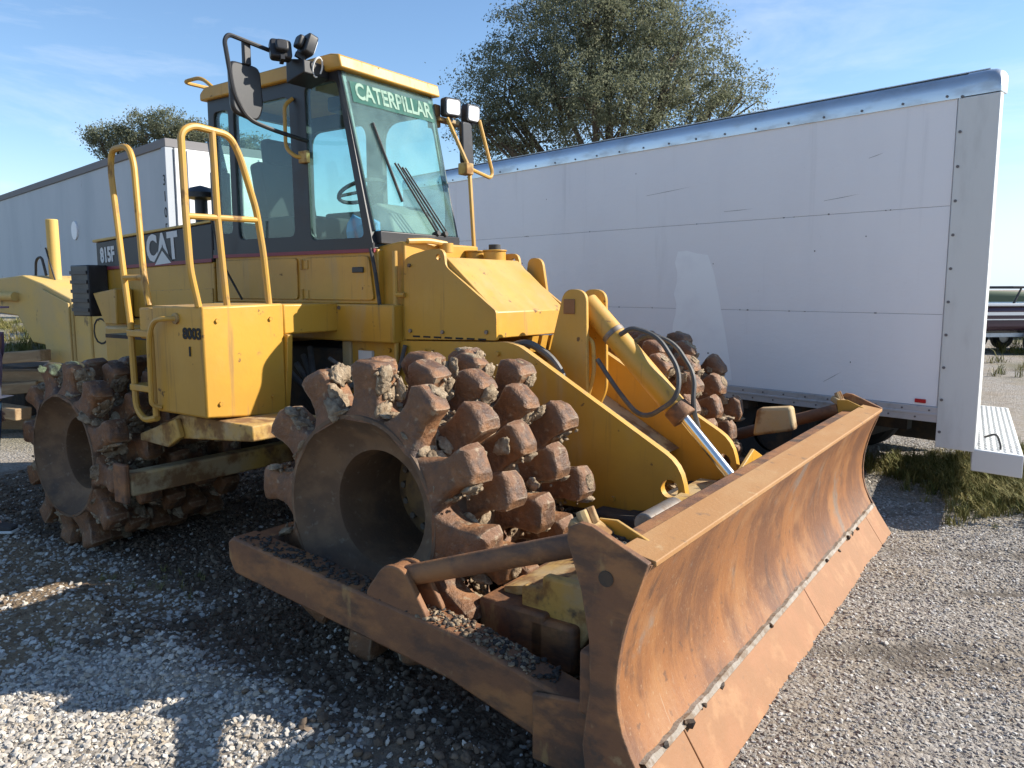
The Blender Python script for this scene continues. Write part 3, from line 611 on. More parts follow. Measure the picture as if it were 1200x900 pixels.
def drum(cx, s, phase, visible_mud=True, sc_=1.):
    """s=-1 near side; the drum runs from |Y| .64 to 1.62"""
    d = empty('drum', (cx, 0, .69*sc_)); d.parent = mach; d.scale = (sc_, 1, sc_)
    o_, i_ = s*1.60, s*.66
    bm = NB(); lathe(bm, [(o_-s*.02, .462), (o_, .455), (o_, .438), (o_-s*.02, .430), (s*1.47, .33), (s*1.46, .275), (s*1.44, .268), (s*1.05, .268)], 64); obj('outer_dish', bm, 'rust_drum', d, smooth=50)
    bm = NB(); lathe(bm, [(o_-s*.02, .462), (o_-s*.06, .468), (i_, .468), (i_, .2)], 64); obj('shell', bm, 'rust_drum', d, smooth=50)
    bm = NB(); rg = lathe(bm, [(s*1.05, .27), (s*1.055, .17), (s*1.12, .16), (s*1.13, .11), (s*1.13, .001)], 40); obj('hub', bm, 'hub', d, smooth=40)
    for k in range(16 if s < 0 else 0):
        t = 2*math.pi*k/16; bm = NB(); cyl(bm, (.215*math.cos(t), s*1.05, .215*math.sin(t)), (.215*math.cos(t), s*1.082, .215*math.sin(t)), .017, n=6)
        obj('wheel_nut', bm, 'steel', d)
    rr = random.Random(int(cx*100)+int(s*7)+50)
    mud = []
    for row in range(5):
        yy = s*(1.515-.195*row)
        for k in range(12):
            a = 2*math.pi*(k+phase+row*.42)/12
            t = bpy.data.objects.new('tip', rr.choice(TIP_MESHES)); COL.objects.link(t); t.parent = d
            t.matrix_local = Matrix.Translation((0, yy, 0)) @ Matrix.Rotation(a, 4, 'Y') @ Matrix.Diagonal((1, 1, 1.0+rr.uniform(-.015, .01), 1)) @ Matrix.Rotation(R(rr.uniform(-4, 4)), 4, 'Z')
            if visible_mud and rr.random() < .95:       # dried mud on one flank of the tip
                side = 1 if rr.random() < .8 else -1; yb = yy+rr.uniform(-.03, .05)
                for q in range(rr.randint(5, 8)):          # crust up the flank and into the root
                    f = rr.random(); rad = .47+.19*f; wdt = .094-.020*math.sin(f*math.pi); aa = a+side*wdt/rad; y2 = yb+rr.gauss(0, .030)
                    mud.append(((rad*math.sin(aa), y2, rad*math.cos(aa)), rr.uniform(.024, .042), (.42, 1.0, 1.25), a))
                for q in range(rr.randint(2, 4)):
                    f = rr.random(); rad = .48+.17*f; aa = a+rr.gauss(0, .045)/rad
                    mud.append(((rad*math.sin(aa), yy-s*rr.uniform(.062, .076), rad*math.cos(aa)), rr.uniform(.022, .040), (1.0, .40, 1.25), a))
                for q in range(rr.randint(6, 10)):
                    f = rr.random(); rad = .465+.2*f; aa = a+side*(.10*rr.uniform(.85, 1.04)/rad+rr.random()**2*.12*(1-f)); y2 = yb+rr.gauss(0, .036)
                    mud.append(((rad*math.sin(aa), y2, rad*math.cos(aa)), rr.choice((.006, .008, .011)), (1, 1.2, 1)))
            if visible_mud:
                for q in range(5):
                    rad = rr.uniform(.464, .49); aa = a+rr.uniform(0, .52); y2 = s*rr.uniform(.68, 1.58)
                    mud.append(((rad*math.sin(aa), y2, rad*math.cos(aa)), rr.uniform(.02, .05), (1.2, 1.2, .35), aa))
                if rr.random() < .6:
                    mud.append(((.690*math.sin(a), yy+rr.gauss(0, .02), .690*math.cos(a)), rr.uniform(.03, .05), (1.1, 1, .35), a))
    if visible_mud: clumps('caked_mud', mud, 'mud', d, 5)
    return d
FX, RX = -1.65, -4.40
drum(FX, -1, .12); drum(FX, 1, .55); drum(RX, -1, .3, True, .89); drum(RX, 1, .8, False, .89)
for cx in (FX, RX):
    bm = NB(); cyl(bm, (cx, -1.06, .69), (cx, 1.06, .69), .17, n=24); box(bm, cx-.22, cx+.22, -.42, .42, .45, .95); obj('axle', bm, 'dark_under', mach, .02)
# cleaner bar in front of the rear drum
bm = NB(); box(bm, -3.72, -3.60, -1.58, 1.58, .46, .60); obj('cleaner_bar', bm, 'yellow_worn', mach, .015)
bm = NB(); box(bm, -3.735, -3.60, -1.62, -1.585, .42, .66); obj('cleaner_end', bm, 'rust_arm', mach, .01)

# ---- front frame: two big sloping cheek plates, tower and lift cylinder
cheek = rpoly([(-3.0, .50), (-3.0, 1.36), (-1.64, 1.40), (-.63, .83), (-.585, .62), (-1.02, .52)], [0, .05, .08, .10, .05, .02])
hole = [(-.685+.047*math.cos(t), .70+.047*math.sin(t)) for t in np.linspace(0, 2*math.pi, 18, endpoint=False)]
for a, b in ((-.40, -.352), (.352, .40)):
    bm = NB(); prism(bm, cheek, 'Y', a, b, [hole]); obj('cheek_plate', bm, 'yellow', mach, .006)
bm = NB(); box(bm, -3.0, -1.05, -.35, .35, .55, .75); obj('frame_floor', bm, 'yellow_worn', mach)
bm = NB(); prism(bm, [(-1.75, .75), (-1.75, 1.2), (-.95, .75)], 'Y', -.349, .349); obj('inner_deck', bm, 'yellow_worn', mach)
tw = rpoly([(-1.66, 1.0), (-1.475, 1.70), (-1.33, 1.69), (-1.315, 1.10), (-1.40, .92)], [0, .09, .07, .05, 0], 6)
for a, b in ((-.135, -.105), (.095, .125)):
    bm = NB(); prism(bm, tw, 'Y', a, b); t = obj('tower_plate', bm, 'yellow', mach, .006)
bm = NB(); box(bm, -1.475, -1.40, -.142, -.135, 1.555, 1.64); obj('pin_plate', bm, 'rust_edge', mach, .004)
bm = NB(); prism(bm, [(-1.64, 1.05), (-1.49, 1.62), (-1.46, 1.62), (-1.60, 1.05)], 'Y', -.104, .094); obj('tower_back', bm, 'yellow', mach)
C0, C1, C2 = Vector((-1.40, -.005, 1.62)), Vector((-.80, -.005, 1.02)), Vector((-.44, -.005, .64))
bm = NB(); cyl(bm, C0, C1, .066, n=28); lc = obj('lift_cylinder', bm, 'yellow', mach, .004)
dd = (C1-C0).normalized()
bm = NB(); cyl(bm, C1-dd*.05, C1+dd*.035, .074, n=28); obj('gland', bm, 'rust_arm', lc, .006)
bm = NB(); cyl(bm, C0+dd*.24, C0+dd*.27, .070, n=24); obj('clamp_band', bm, 'steel', lc, .003)
bm = NB(); cyl(bm, C1, C2, .029, n=20); obj('rod', bm, 'chrome', lc)
bm = NB(); cyl(bm, C2-Vector((0, .06, 0)), C2+Vector((0, .06, 0)), .05, n=18); obj('rod_eye', bm, 'steel', lc, .005)
up = Vector((.7, 0, .7))
for q, (a, yo, bulge) in enumerate(((.30, -.05, .30), (.36, .05, .32))):
    p0 = C0+dd*a+up*.05+Vector((0, yo, 0)); p3 = C0+dd*(a+.36)+Vector((-.10, yo-.03, -.14))
    pp = [p0, p0+up*.08+dd*.02, p0+up*(bulge*.55)+dd*.16, p0+up*(bulge*.5)+dd*.36+Vector((0, 0, -.03)), p0+up*.05+dd*.48+Vector((0, -.05, -.02)), p3+dd*.06, p3-dd*.16, p3-dd*.32+Vector((-.02, 0, .06))]
    if q: pp = pp[:5]+[p0+dd*.52+Vector((0, .06, -.1))]
    bm = NB(); tube(bm, fillet(pp, .16, 6), .014, 8); obj('hose', bm, 'hose', mach)
bm = NB(); tube(bm, fillet([(-1.36, -.08, 1.43), (-1.30, -.10, 1.40), (-1.29, -.10, 1.22), (-1.36, -.10, .98)], .06), .012); obj('hydraulic_pipe', bm, 'yellow_rail', mach)
bm = NB(); tube(bm, fillet([(-1.75, -.30, 1.36), (-1.62, -.29, 1.40), (-1.45, -.26, 1.30), (-1.36, -.24, 1.1)], .12), .022); obj('hose', bm, 'hose', mach)

# ---- front cowl (tank housing)
cowl = [(-2.46, 1.385), (-2.46, 1.885), (-2.15, 1.885), (-1.775, 1.565), (-1.765, 1.415)]
bm = NB(); prism(bm, cowl, 'Y', -.375, .375); ch = obj('tank_housing', bm, 'yellow', mach, .006)
side = rpoly([(-2.47, 1.385), (-2.47, 1.875), (-2.40, 1.905), (-2.27, 1.932), (-2.15, 1.935), (-2.135, 1.83), (-1.765, 1.572), (-1.76, 1.405)], [.01, .04, .04, .05, .06, .03, .02, .01])
bore = [(-2.19+.018*math.cos(t), 1.885+.018*math.sin(t)) for t in np.linspace(0, 2*math.pi, 14, endpoint=False)]
for a, b in ((-.40, -.376), (.376, .40)):
    bm = NB(); prism(bm, side, 'Y', a, b, [bore]); obj('side_plate', bm, 'yellow', ch, .004)
for k in range(7):
    bm = NB(); x0 = -2.40+k*.085; box(bm, x0, x0+.055, -.4035, -.399, 1.402, 1.412); obj('vent_slot', bm, 'decal_black', ch)
bm = NB()
for k in range(3): prism(bm, [(-1.80, 1.40), (-1.765, 1.41), (-1.79, 1.31)], 'Y', -.02+.11*k, .05+.11*k)
obj('tab', bm, 'yellow', ch)
bm = NB(); tube(bm, [(-2.52, -.425, .9), (-2.52, -.425, 1.93)], .016); tube(bm, [(-2.52, -.425, 1.66), (-2.46, -.41, 1.66)], .016); obj('conduit', bm, 'yellow_rail', mach)
bm = NB(); prism(bm, [(-2.66, 1.36), (-2.70, 1.965), (-2.52, 1.99), (-2.475, 1.99), (-2.475, 1.36)], 'Y', -.385, .36); obj('cowl', bm, 'yellow', mach, .012)
bm = NB(); cyl(bm, (-2.42, -.05, 1.93), (-2.42, -.05, 1.99), .045, n=20); tube(bm, fillet([(-2.42, -.05, 1.985), (-2.44, -.2, 2.0), (-2.47, -.36, 1.99)], .05), .018); obj('breather', bm, 'yellow_rail', mach)
for xx, yy in ((-2.44, .28), (-2.26, .26)):
    bm = NB(); cyl(bm, (xx, yy, 1.88), (xx, yy, 1.945), .075, n=24); cyl(bm, (xx, yy, 1.945), (xx, yy, 1.955), .082, n=24); c_ = obj('filler_neck', bm, 'yellow', mach, .003)
    if xx > -2.3: bm = NB(); cyl(bm, (xx, yy, 1.955), (xx, yy, 1.99), .04, n=16); obj('cap', bm, 'rubber', c_)
bm = NB(); prism(bm, rpoly([(-2.12, 1.70), (-2.10, 1.905), (-1.99, 1.90), (-1.94, 1.62)], .05), 'Y', .42, .45); obj('lifting_eye', bm, 'yellow', mach, .004)

# ---- cab
cab = empty('cab'); cab.parent = mach
CY = .44
so = [(-4.36, 1.95), (-4.36, 3.07), (-2.955, 3.07), (-2.69, 1.95)]
h1 = rpoly([(-3.27, 2.02), (-3.29, 3.01), (-2.985, 3.01), (-2.765, 2.02)], .05)
h2 = rpoly([(-4.05, 2.05), (-4.06, 2.97), (-3.45, 2.97), (-3.43, 2.05)], .06)
h2f = rpoly([(-3.40, 2.05), (-3.42, 2.93), (-2.93, 2.93), (-2.80, 2.35), (-2.80, 2.05)], .16, 6)
h3 = rpoly([(-4.29, 2.10), (-4.29, 2.97), (-4.12, 2.97), (-4.12, 2.10)], .04)
bm = NB(); prism(bm, so, 'Y', -CY, -CY+.05, [h1, h2, h3]); obj('side_frame', bm, 'black', cab, .004)
bm = NB(); prism(bm, so, 'Y', CY-.05, CY, [h2f, rpoly([(-4.24, 2.05), (-4.24, 2.95), (-3.58, 2.95), (-3.58, 2.05)], .12, 6)]); obj('side_frame', bm, 'black', cab, .004)
for hp, ya in ((h1, -CY+.012), (h2, -CY+.014), (h3, -CY+.014), (h2f, CY-.025), (rpoly([(-4.24, 2.05), (-4.24, 2.95), (-3.58, 2.95), (-3.58, 2.05)], .12, 6), CY-.025)):
    bm = NB(); prism(bm, hp, 'Y', ya, ya+.006); obj('window_pane', bm, 'glass', cab, smooth=0)
bm = NB(); prism(bm, [(-CY+.051, 1.95), (-CY+.051, 3.07), (CY-.051, 3.07), (CY-.051, 1.95)], 'X', -4.355, -4.31, [rrect(-.375, .375, 2.06, 3.0, .06)]); obj('rear_frame', bm, 'black', cab)
bm = NB(); prism(bm, rrect(-.375, .375, 2.06, 3.0, .06), 'X', -4.335, -4.329); obj('rear_pane', bm, 'glass', cab, smooth=0)
# windshield
TL, TR, BL, BR = Vector((-2.945, -.432, 3.055)), Vector((-2.945, .432, 3.055)), Vector((-2.70, -.405, 2.065)), Vector((-2.70, .39, 2.065))
nrm = (TR-TL).cross(BL-TL).normalized()
nrm = nrm if nrm.x > 0 else -nrm
def quad_slab(bm, q, th):
    A = [bm.verts.new(p) for p in q]; B = [bm.verts.new(p+nrm*th) for p in q]
    bm.faces.new(A); bm.faces.new(B[::-1])
    for i in range(4): bm.faces.new((A[i], A[(i+1) % 4], B[(i+1) % 4], B[i]))
bm = NB(); quad_slab(bm, (TL, TR, BR, BL), .007); obj('windshield', bm, 'windshield', cab, smooth=0)
bm = NB()
for a, b in ((TL, BL), (TR, BR)): tube(bm, [a-nrm*.02, b-nrm*.02], .018, 6)
obj('windshield_post', bm, 'black', cab)
bm = NB(); box(bm, -2.74, -2.66, -.40, .385, 1.98, 2.06); obj('windshield_sill', bm, 'black', cab, .006)
lerp = lambda a, b, t: a*(1-t)+b*t
def wsp(u, v): return lerp(lerp(TL, TR, u), lerp(BL, BR, u), v)
bm = NB(); q = [wsp(.05, .05)+nrm*.008, wsp(.97, .05)+nrm*.008, wsp(.97, .185)+nrm*.008, wsp(.05, .185)+nrm*.008]; quad_slab(bm, q, .0015); bd = obj('sun_band', bm, 'band', cab, smooth=0)
tilt = math.atan2(BL.x-TL.x, TL.z-BL.z)
t = text_obj('band_lettering', 'CATERPILLAR', .15, 'band_letter', cab, wsp(.515, .113)+nrm*.0115, (0, 0, 0), .0008, .93, .004)
t.matrix_local = Matrix.Translation(wsp(.515, .113)+nrm*.0115) @ Matrix.Rotation(R(90), 4, 'Z') @ Matrix.Rotation(R(90)-tilt, 4, 'X') @ Matrix.Diagonal((.80, 1, 1, 1))
# roof
bm = NB(); prism(bm, [(-4.40, 3.06), (-4.40, 3.11), (-4.34, 3.15), (-3.0, 3.165), (-2.92, 3.15), (-2.90, 3.065)], 'Y', -.475, .475); rf = obj('roof', bm, 'yellow', cab, .012)
bm = NB(); tube(bm, fillet([(-4.30, -.42, 3.15), (-4.42, -.44, 3.24), (-4.66, -.44, 3.24), (-4.66, .25, 3.24), (-4.35, .25, 3.15)], .08), .014); obj('roof_rail', bm, 'yellow_rail', rf)
# lower body
bm = NB(); box(bm, -4.36, -2.66, -.43, .43, 1.60, 1.945); obj('lower_body', bm, 'yellow', cab, .008)
bm = NB(); box(bm, -4.36, -2.50, -.47, .47, 1.36, 1.60); obj('sill_box', bm, 'yellow', cab, .012)
bm = NB(); prism(bm, rpoly([(-3.33, 1.625), (-3.33, 1.905), (-2.73, 1.905), (-2.69, 1.625)], .03), 'Y', -.445, -.43); obj('door_panel', bm, 'yellow', cab, .004)
bm = NB(); prism(bm, rpoly([(-4.30, 1.625), (-4.30, 1.905), (-3.42, 1.905), (-3.42, 1.625)], .03), 'Y', -.442, -.43); obj('side_panel', bm, 'yellow', cab, .004)
bm = NB(); box(bm, -4.36, -2.675, -.449, -.4301, 1.925, 1.948); obj('red_stripe', bm, 'red_stripe', cab)
bm = NB(); box(bm, -4.36, -2.685, -.446, -.4301, 1.9485, 1.985); obj('black_trim', bm, 'black', cab)
for xx in (-3.24, -2.98):
    bm = NB(); cyl(bm, (xx, -.478, 1.575), (xx, -.468, 1.575), .012, n=10); obj('bolt', bm, 'steel', cab)
bm = NB(); tube(bm, fillet([(-3.40, -.445, 2.95), (-3.42, -.50, 2.90), (-3.42, -.50, 2.62), (-3.33, -.49, 2.56), (-3.29, -.45, 2.56)], .05), .013); obj('grab_bar', bm, 'yellow_rail', cab)
bm = NB(); box(bm, -3.33, -3.25, -.475, -.441, 2.52, 2.60); obj('door_catch', bm, 'yellow_worn', cab, .006)
bm = NB(); tube(bm, fillet([(-2.70, -.452, 1.95), (-2.66, -.455, 1.80), (-2.60, -.455, 1.42)], .05), .012); obj('door_seal', bm, 'rubber', cab)
# inside
bm = NB(); box(bm, -4.3, -2.72, -.38, .38, 1.947, 1.965); obj('cab_floor', bm, 'panel_grey', cab)
bm = NB(); box(bm, -4.05, -3.55, -.25, .25, 2.05, 2.22); prism(bm, rpoly([(-4.08, 2.15), (-4.18, 2.62), (-4.06, 2.64), (-3.95, 2.15)], .04), 'Y', -.24, .24); prism(bm, rpoly([(-4.17, 2.62), (-4.19, 2.82), (-4.08, 2.82), (-4.05, 2.62)], .05), 'Y', -.13, .13); obj('seat', bm, 'seat', cab, .03)
bm = NB(); tube(bm, [(-3.05, 0, 1.96), (-3.22, 0, 2.36)], .03)
cst, ax_, ux = Vector((-3.23, 0, 2.38)), Vector((-.40, 0, .92)).normalized(), Vector((0, 1, 0)); vx = ax_.cross(ux)
tube(bm, [cst+(ux*math.cos(t)+vx*math.sin(t))*.17 for t in np.linspace(0, 2*math.pi, 25)], .014, 6)
for t in (.4, 2.5, 4.7): tube(bm, [cst, cst+(ux*math.cos(t)+vx*math.sin(t))*.17], .012, 6)
obj('steering_wheel', bm, 'rubber', cab)
bm = NB(); prism(bm, [(-3.08, 1.95), (-3.12, 2.22), (-2.98, 2.28), (-2.86, 2.2), (-2.78, 1.95)], 'Y', -.12, .36); obj('dashboard', bm, 'panel_grey', cab, .02)
bm = NB(); box(bm, -3.9, -3.2, .24, .38, 1.96, 2.28); obj('side_console', bm, 'panel_grey', cab, .02)
bm = NB(); blob(bm, (-2.95, -.26, 2.07), .11, 2, .4, 3, (1, .8, .9)); obj('blue_rag', bm, 'blue', cab)
bm = NB(); box(bm, -3.35, -3.05, -.2, .2, 2.9, 3.0); obj('overhead_console', bm, 'black', cab, .02)
# wipers
for (u0, v0), (u1, v1), (u2, v2) in (((.70, 1.0), (.34, .55), (.20, .30)), ((.80, 1.0), (.42, .57), (.40, .62))):
    bm = NB(); a, b = wsp(u0, v0)+nrm*.035, wsp(u1, v1)+nrm*.03
    tube(bm, [a, b], .007, 6); tube(bm, [a+Vector((0, .035, 0)), b+Vector((0, .03, 0))], .005, 6)
    if u2 < .3: tube(bm, [wsp(u2, v2)+nrm*.015, wsp(.36, .80)+nrm*.015], .010, 6)
    cyl(bm, wsp(u0, v0)+nrm*.0, wsp(u0, v0)+nrm*.05, .018, n=10)
    obj('wiper', bm, 'rubber', cab)

# ---- near mirror, lamps
mr = empty('mirror'); mr.parent = mach
bm = NB(); tube(bm, fillet([(-3.18, -.44, 3.06), (-3.24, -.66, 3.15), (-3.30, -.99, 3.20), (-3.30, -1.02, 3.16), (-3.30, -.97, 2.86), (-3.30, -.88, 2.73), (-3.28, -.70, 2.69), (-3.26, -.45, 2.66)], .07), .014); obj('mirror_arm', bm, 'black', mr)
bm = NB(); prism(bm, rpoly([(-.98, 2.76), (-.99, 3.06), (-.77, 3.06), (-.75, 2.82), (-.80, 2.72)], .05), 'X', -3.34, -3.30); mh = obj('mirror_head', bm, 'black', mr, .015)
bm = NB(); prism(bm, rpoly([(-.96, 2.78), (-.97, 3.04), (-.79, 3.04), (-.77, 2.84)], .05), 'X', -3.346, -3.3415); obj('mirror_glass', bm, 'mirror', mh)
bm = NB(); box(bm, -3.315, -3.285, -.895, -.845, 3.05, 3.19); obj('mirror_clamp', bm, 'black', mr, .006)
def lamp(loc, face, name='work_lamp', lens='lens', sz=.075):
    e = empty(name, loc); e.parent = mach
    e.rotation_euler = Vector(face).to_track_quat('X', 'Z').to_euler()
    bm = NB(); rings = []
    prism(bm, rrect(-sz, sz, -sz*.92, sz*.92, .02, 3), 'X', -.01, .055); v2 = prism(bm, rrect(-sz*.6, sz*.6, -sz*.55, sz*.55, .02, 3), 'X', -.05, -.011)
    obj('housing', bm, 'black', e, .01)
    bm = NB(); prism(bm, rrect(-sz*.8, sz*.8, -sz*.72, sz*.72, .02, 3), 'X', .053, .06); obj('lens', bm, lens, e, .003)
    bm = NB(); box(bm, -.03, .03, -.012, .012, -sz*1.35, -sz*.9); obj('lamp_bracket', bm, 'black', e)
    return e
lamp((-3.09, -.60, 3.20), (.25, .9, -.35), sz=.07); lamp((-3.16, -.72, 3.16), (-.85, .45, -.3), sz=.065)
bm = NB(); prism(bm, [(-3.22, 2.98), (-3.22, 3.13), (-3.05, 3.10), (-3.05, 3.02)], 'Y', -.64, -.44); obj('lamp_mount', bm, 'black', mach, .008)
pw = [Vector((-3.05, -.52, 3.12))+Vector((.02*math.sin(t)+.01, -.02+.09*math.cos(t)*.4, .055*math.sin(t)-.05)) for t in np.linspace(-.6, 5.0, 16)]
bm = NB(); tube(bm, pw, .006, 6); obj('lamp_wire', bm, 'decal_white', mach)
lamp((-2.88, .545, 3.0), (.95, -.3, -.02), sz=.072); lamp((-2.86, .745, 2.99), (.95, -.1, -.05), sz=.072)
bm = NB(); box(bm, -2.95, -2.88, .44, .80, 2.90, 2.93); box(bm, -3.0, -2.92, .44, .50, 2.86, 3.02); obj('lamp_mount', bm, 'yellow_worn', mach, .008)
m2 = empty('mirror'); m2.parent = mach
bm = NB(); tube(bm, [(-2.62, .50, 1.95), (-2.66, .50, 2.55), (-2.86, .50, 2.92)], .015); tube(bm, fillet([(-2.66, .50, 2.55), (-2.70, .80, 2.52), (-2.72, .86, 2.56), (-2.80, .80, 2.95)], .06), .014); obj('mirror_arm', bm, 'yellow_rail', m2)
bm = NB(); box(bm, -2.70, -2.62, .42, .50, 2.50, 2.58); obj('arm_clamp', bm, 'yellow_worn', m2, .006)
bm = NB(); prism(bm, rpoly([(.56, 2.60), (.55, 2.90), (.66, 2.90), (.69, 2.60)], .03), 'X', -2.80, -2.76); obj('mirror_head', bm, 'black', m2, .01)

# ---- right-hand tank box with ladder and rails
tb = empty('tank_box'); tb.parent = mach
boxp = [(-1.45, .975), (-1.45, 1.60), (-.90, 1.61), (-.90, .93)]
bm = NB(); prism(bm, boxp, 'X', -3.50, -3.0); obj('tank', bm, 'yellow', tb, .012)
bm = NB(); box(bm, -3.66, -3.501, -1.44, -.95, 1.40, 1.585); obj('tank_shelf', bm, 'yellow', tb, .01)
bm = NB(); box(bm, -3.50, -3.003, -.899, -.46, 1.42, 1.605); obj('deck_extension', bm, 'yellow', tb, .012)
bm = NB(); box(bm, -4.34, -3.51, -1.30, -.48, 1.375, 1.40); obj('deck', bm, 'dark_under', tb)
bm = NB(); prism(bm, [(-3.02, .94), (-3.02, 1.42), (-2.97, 1.42), (-2.985, 1.20)], 'Y', -.90, -.86); obj('gusset', bm, 'yellow', tb, .004)
text_obj('stencil_number', '8003', .085, 'decal_black', tb, (-3.10, -1.4535, 1.445), (R(90), 0, 0), .001, 1.05, .0035)
bm = NB(); box(bm, -3.135, -3.12, -1.4545, -1.4525, 1.32, 1.375); obj('stencil_mark', bm, 'decal_black', tb)
bm = NB(); tube(bm, fillet([(-3.25, -1.452, 1.53), (-3.28, -1.50, 1.53), (-3.40, -1.50, 1.52), (-3.46, -1.50, 1.42), (-3.47, -1.50, 1.02), (-3.45, -1.452, 1.0)], .07), .015); obj('grab_handle', bm, 'yellow_rail', tb)
bm = NB(); cyl(bm, (-3.25, -1.462, 1.53), (-3.25, -1.45, 1.53), .032, n=14); obj('handle_flange', bm, 'yellow_worn', tb)
# steps
bm = NB()
for yy in (-1.44, -1.02): tube(bm, fillet([(-3.76, yy, 1.43), (-3.75, yy, .97), (-3.66, yy, .90), (-3.52, yy, .93)], .1), .02); tube(bm, [(-3.53, yy, 1.42), (-3.53, yy, .94)], .02)
obj('ladder_stile', bm, 'yellow_rail', tb)
for zz in (1.43, 1.10):
    bm = NB(); box(bm, -3.78, -3.52, -1.46, -1.0, zz-.02, zz+.02); obj('rung', bm, 'yellow_rail', tb, .006)
bm = NB(); prism(bm, [(-3.72, .78), (-3.76, .82), (-3.42, .95), (-2.72, .95), (-2.72, .86), (-3.44, .80)], 'Y', -1.36, -.9); obj('step_plate', bm, 'yellow_worn', tb, .01)
bm = NB(); prism(bm, [(-3.80, .755), (-3.80, .80), (-3.40, .93), (-3.36, .82), (-3.50, .745)], 'Y', -1.40, -1.361); obj('step_side', bm, 'yellow_worn', tb, .008)
r1 = fillet([(-3.775, -1.43, 1.45), (-3.82, -1.43, 1.78), (-3.955, -1.40, 2.42), (-3.93, -1.40, 2.54), (-3.74, -1.40, 2.54), (-3.69, -1.40, 2.44), (-3.60, -1.43, 1.78), (-3.56, -1.43, 1.60)], .09, 6)
bm = NB(); tube(bm, r1, .019, 10); tube(bm, [(-3.825, -1.43, 1.765), (-3.60, -1.43, 1.765)], .017); obj('handrail', bm, 'yellow_rail', tb)
r2 = fillet([(-3.05, -1.435, 1.60), (-3.05, -1.475, 1.80), (-3.05, -1.485, 2.10), (-3.05, -1.49, 2.53), (-3.05, -1.42, 2.575), (-3.05, -1.19, 2.56), (-3.05, -1.13, 2.46), (-3.05, -1.03, 2.16), (-3.05, -.99, 1.9), (-3.05, -.965, 1.605)], .06, 6)
bm = NB(); tube(bm, r2, .020, 10); tube(bm, [(-3.05, -1.30, 2.57), (-3.05, -1.29, 2.1), (-3.05, -1.255, 1.60)], .019, 10); tube(bm, [(-3.05, -1.487, 2.09), (-3.05, -1.01, 2.10)], .017, 10); obj('handrail', bm, 'yellow_rail', tb)
bm = NB(); tube(bm, [(-4.0, -.47, 1.62), (-4.02, -.62, 1.9), (-4.05, -.66, 2.20)], .008, 6); obj('lanyard', bm, 'rubber', tb)

# ---- belly, hitch and rear frame
bm = NB(); box(bm, -3.9, -2.95, -.40, .40, .55, 1.30); box(bm, -3.35, -2.9, -.62, .62, .62, .85); obj('hitch', bm, 'dark_under', mach, .02)
bm = NB(); box(bm, -3.02, -2.94, -.42, .2, 1.02, 1.36); obj('valve_block', bm, 'yellow_worn', mach, .01)
bm = NB(); box(bm, -2.86, -2.74, -.425, -.401, 1.225, 1.30); obj('warning_plate', bm, 'decal_white', mach)
bm = NB()
for k in range(4): tube(bm, fillet([(-3.3, -.45-.06*k, 1.3-.05*k), (-3.1, -.6, 1.12-.04*k), (-2.98, -.5, 1.0), (-2.9, -.38, 1.1)], .1), .02)
obj('hose_bundle', bm, 'hose', mach)
bm = NB(); box(bm, -6.05, -3.9, -.43, .43, .70, 1.45); obj('rear_frame', bm, 'yellow', mach, .02)
# engine hood
hd = empty('engine_hood'); hd.parent = mach
def slab(z0a, z0b, z1a, z1b, y, xa=-6.12, xb=-4.40):   # rear a, front b
    return [(xa, z0a), (xa, z1a), (xb, z1b), (xb, z0b)]
bm = NB(); prism(bm, slab(1.46, 1.46, 1.86, 1.90, 0), 'Y', -.42, .42); obj('hood_panel', bm, 'yellow', hd, .01)
bm = NB(); prism(bm, slab(1.861, 1.901, 2.10, 2.19, 0), 'Y', -.425, .425); obj('hood_band', bm, 'black_band', hd, .01)
bm = NB(); prism(bm, slab(1.858, 1.898, 1.885, 1.925, 0, -6.10, -4.41), 'Y', -.431, -.4255); obj('red_stripe', bm, 'red_stripe', hd)
bm = NB(); prism(bm, slab(2.101, 2.191, 2.125, 2.21, 0, -6.16, -4.40), 'Y', -.435, .435); obj('hood_top', bm, 'pale_yellow', hd, .006)
bm = NB(); prism(bm, [(-5.4, 1.44), (-5.4, 1.68), (-4.42, 1.70), (-4.42, 1.44)], 'Y', -.428, -.4205); obj('access_panel', bm, 'yellow', hd, .004)
text_obj('model_number', '815F', .17, 'decal_white', hd, (-5.93, -.4275, 1.985), (R(90), R(-2.8), 0), .001, .70, .008)
text_obj('maker_mark', 'CAT', .285, 'decal_white', hd, (-5.08, -.4275, 2.02), (R(90), R(-2.8), 0), .001, .80, .012)
bm = NB(); prism(bm, [(-5.225, 1.885), (-5.07, 2.035), (-4.915, 1.905)], 'Y', -.4305, -.4292); obj('logo_outline', bm, 'black_band', hd)
bm = NB(); prism(bm, [(-5.185, 1.888), (-5.07, 2.0), (-4.95, 1.902)], 'Y', -.4325, -.4312); obj('logo_triangle', bm, 'decal_white', hd)
bm = NB(); box(bm, -6.24, -5.94, -.60, -.428, 1.46, 1.90); rg_ = obj('radiator_guard', bm, 'black', mach, .01)
for k in range(5):
    bm = NB(); box(bm, -6.235, -5.95, -.612, -.6005, 1.50+k*.08, 1.53+k*.08); obj('slat', bm, 'black_band', rg_)
bm = NB(); prism(bm, [(-5.92, 1.66), (-5.55, 1.70), (-5.55, 1.40), (-5.75, 1.40)], 'Y', -.58, -.43); obj('rear_step', bm, 'yellow', mach, .01)
bm = NB(); box(bm, -5.45, -5.05, -.74, -.431, 1.05, 1.40); obj('rear_fender', bm, 'yellow', mach, .02)
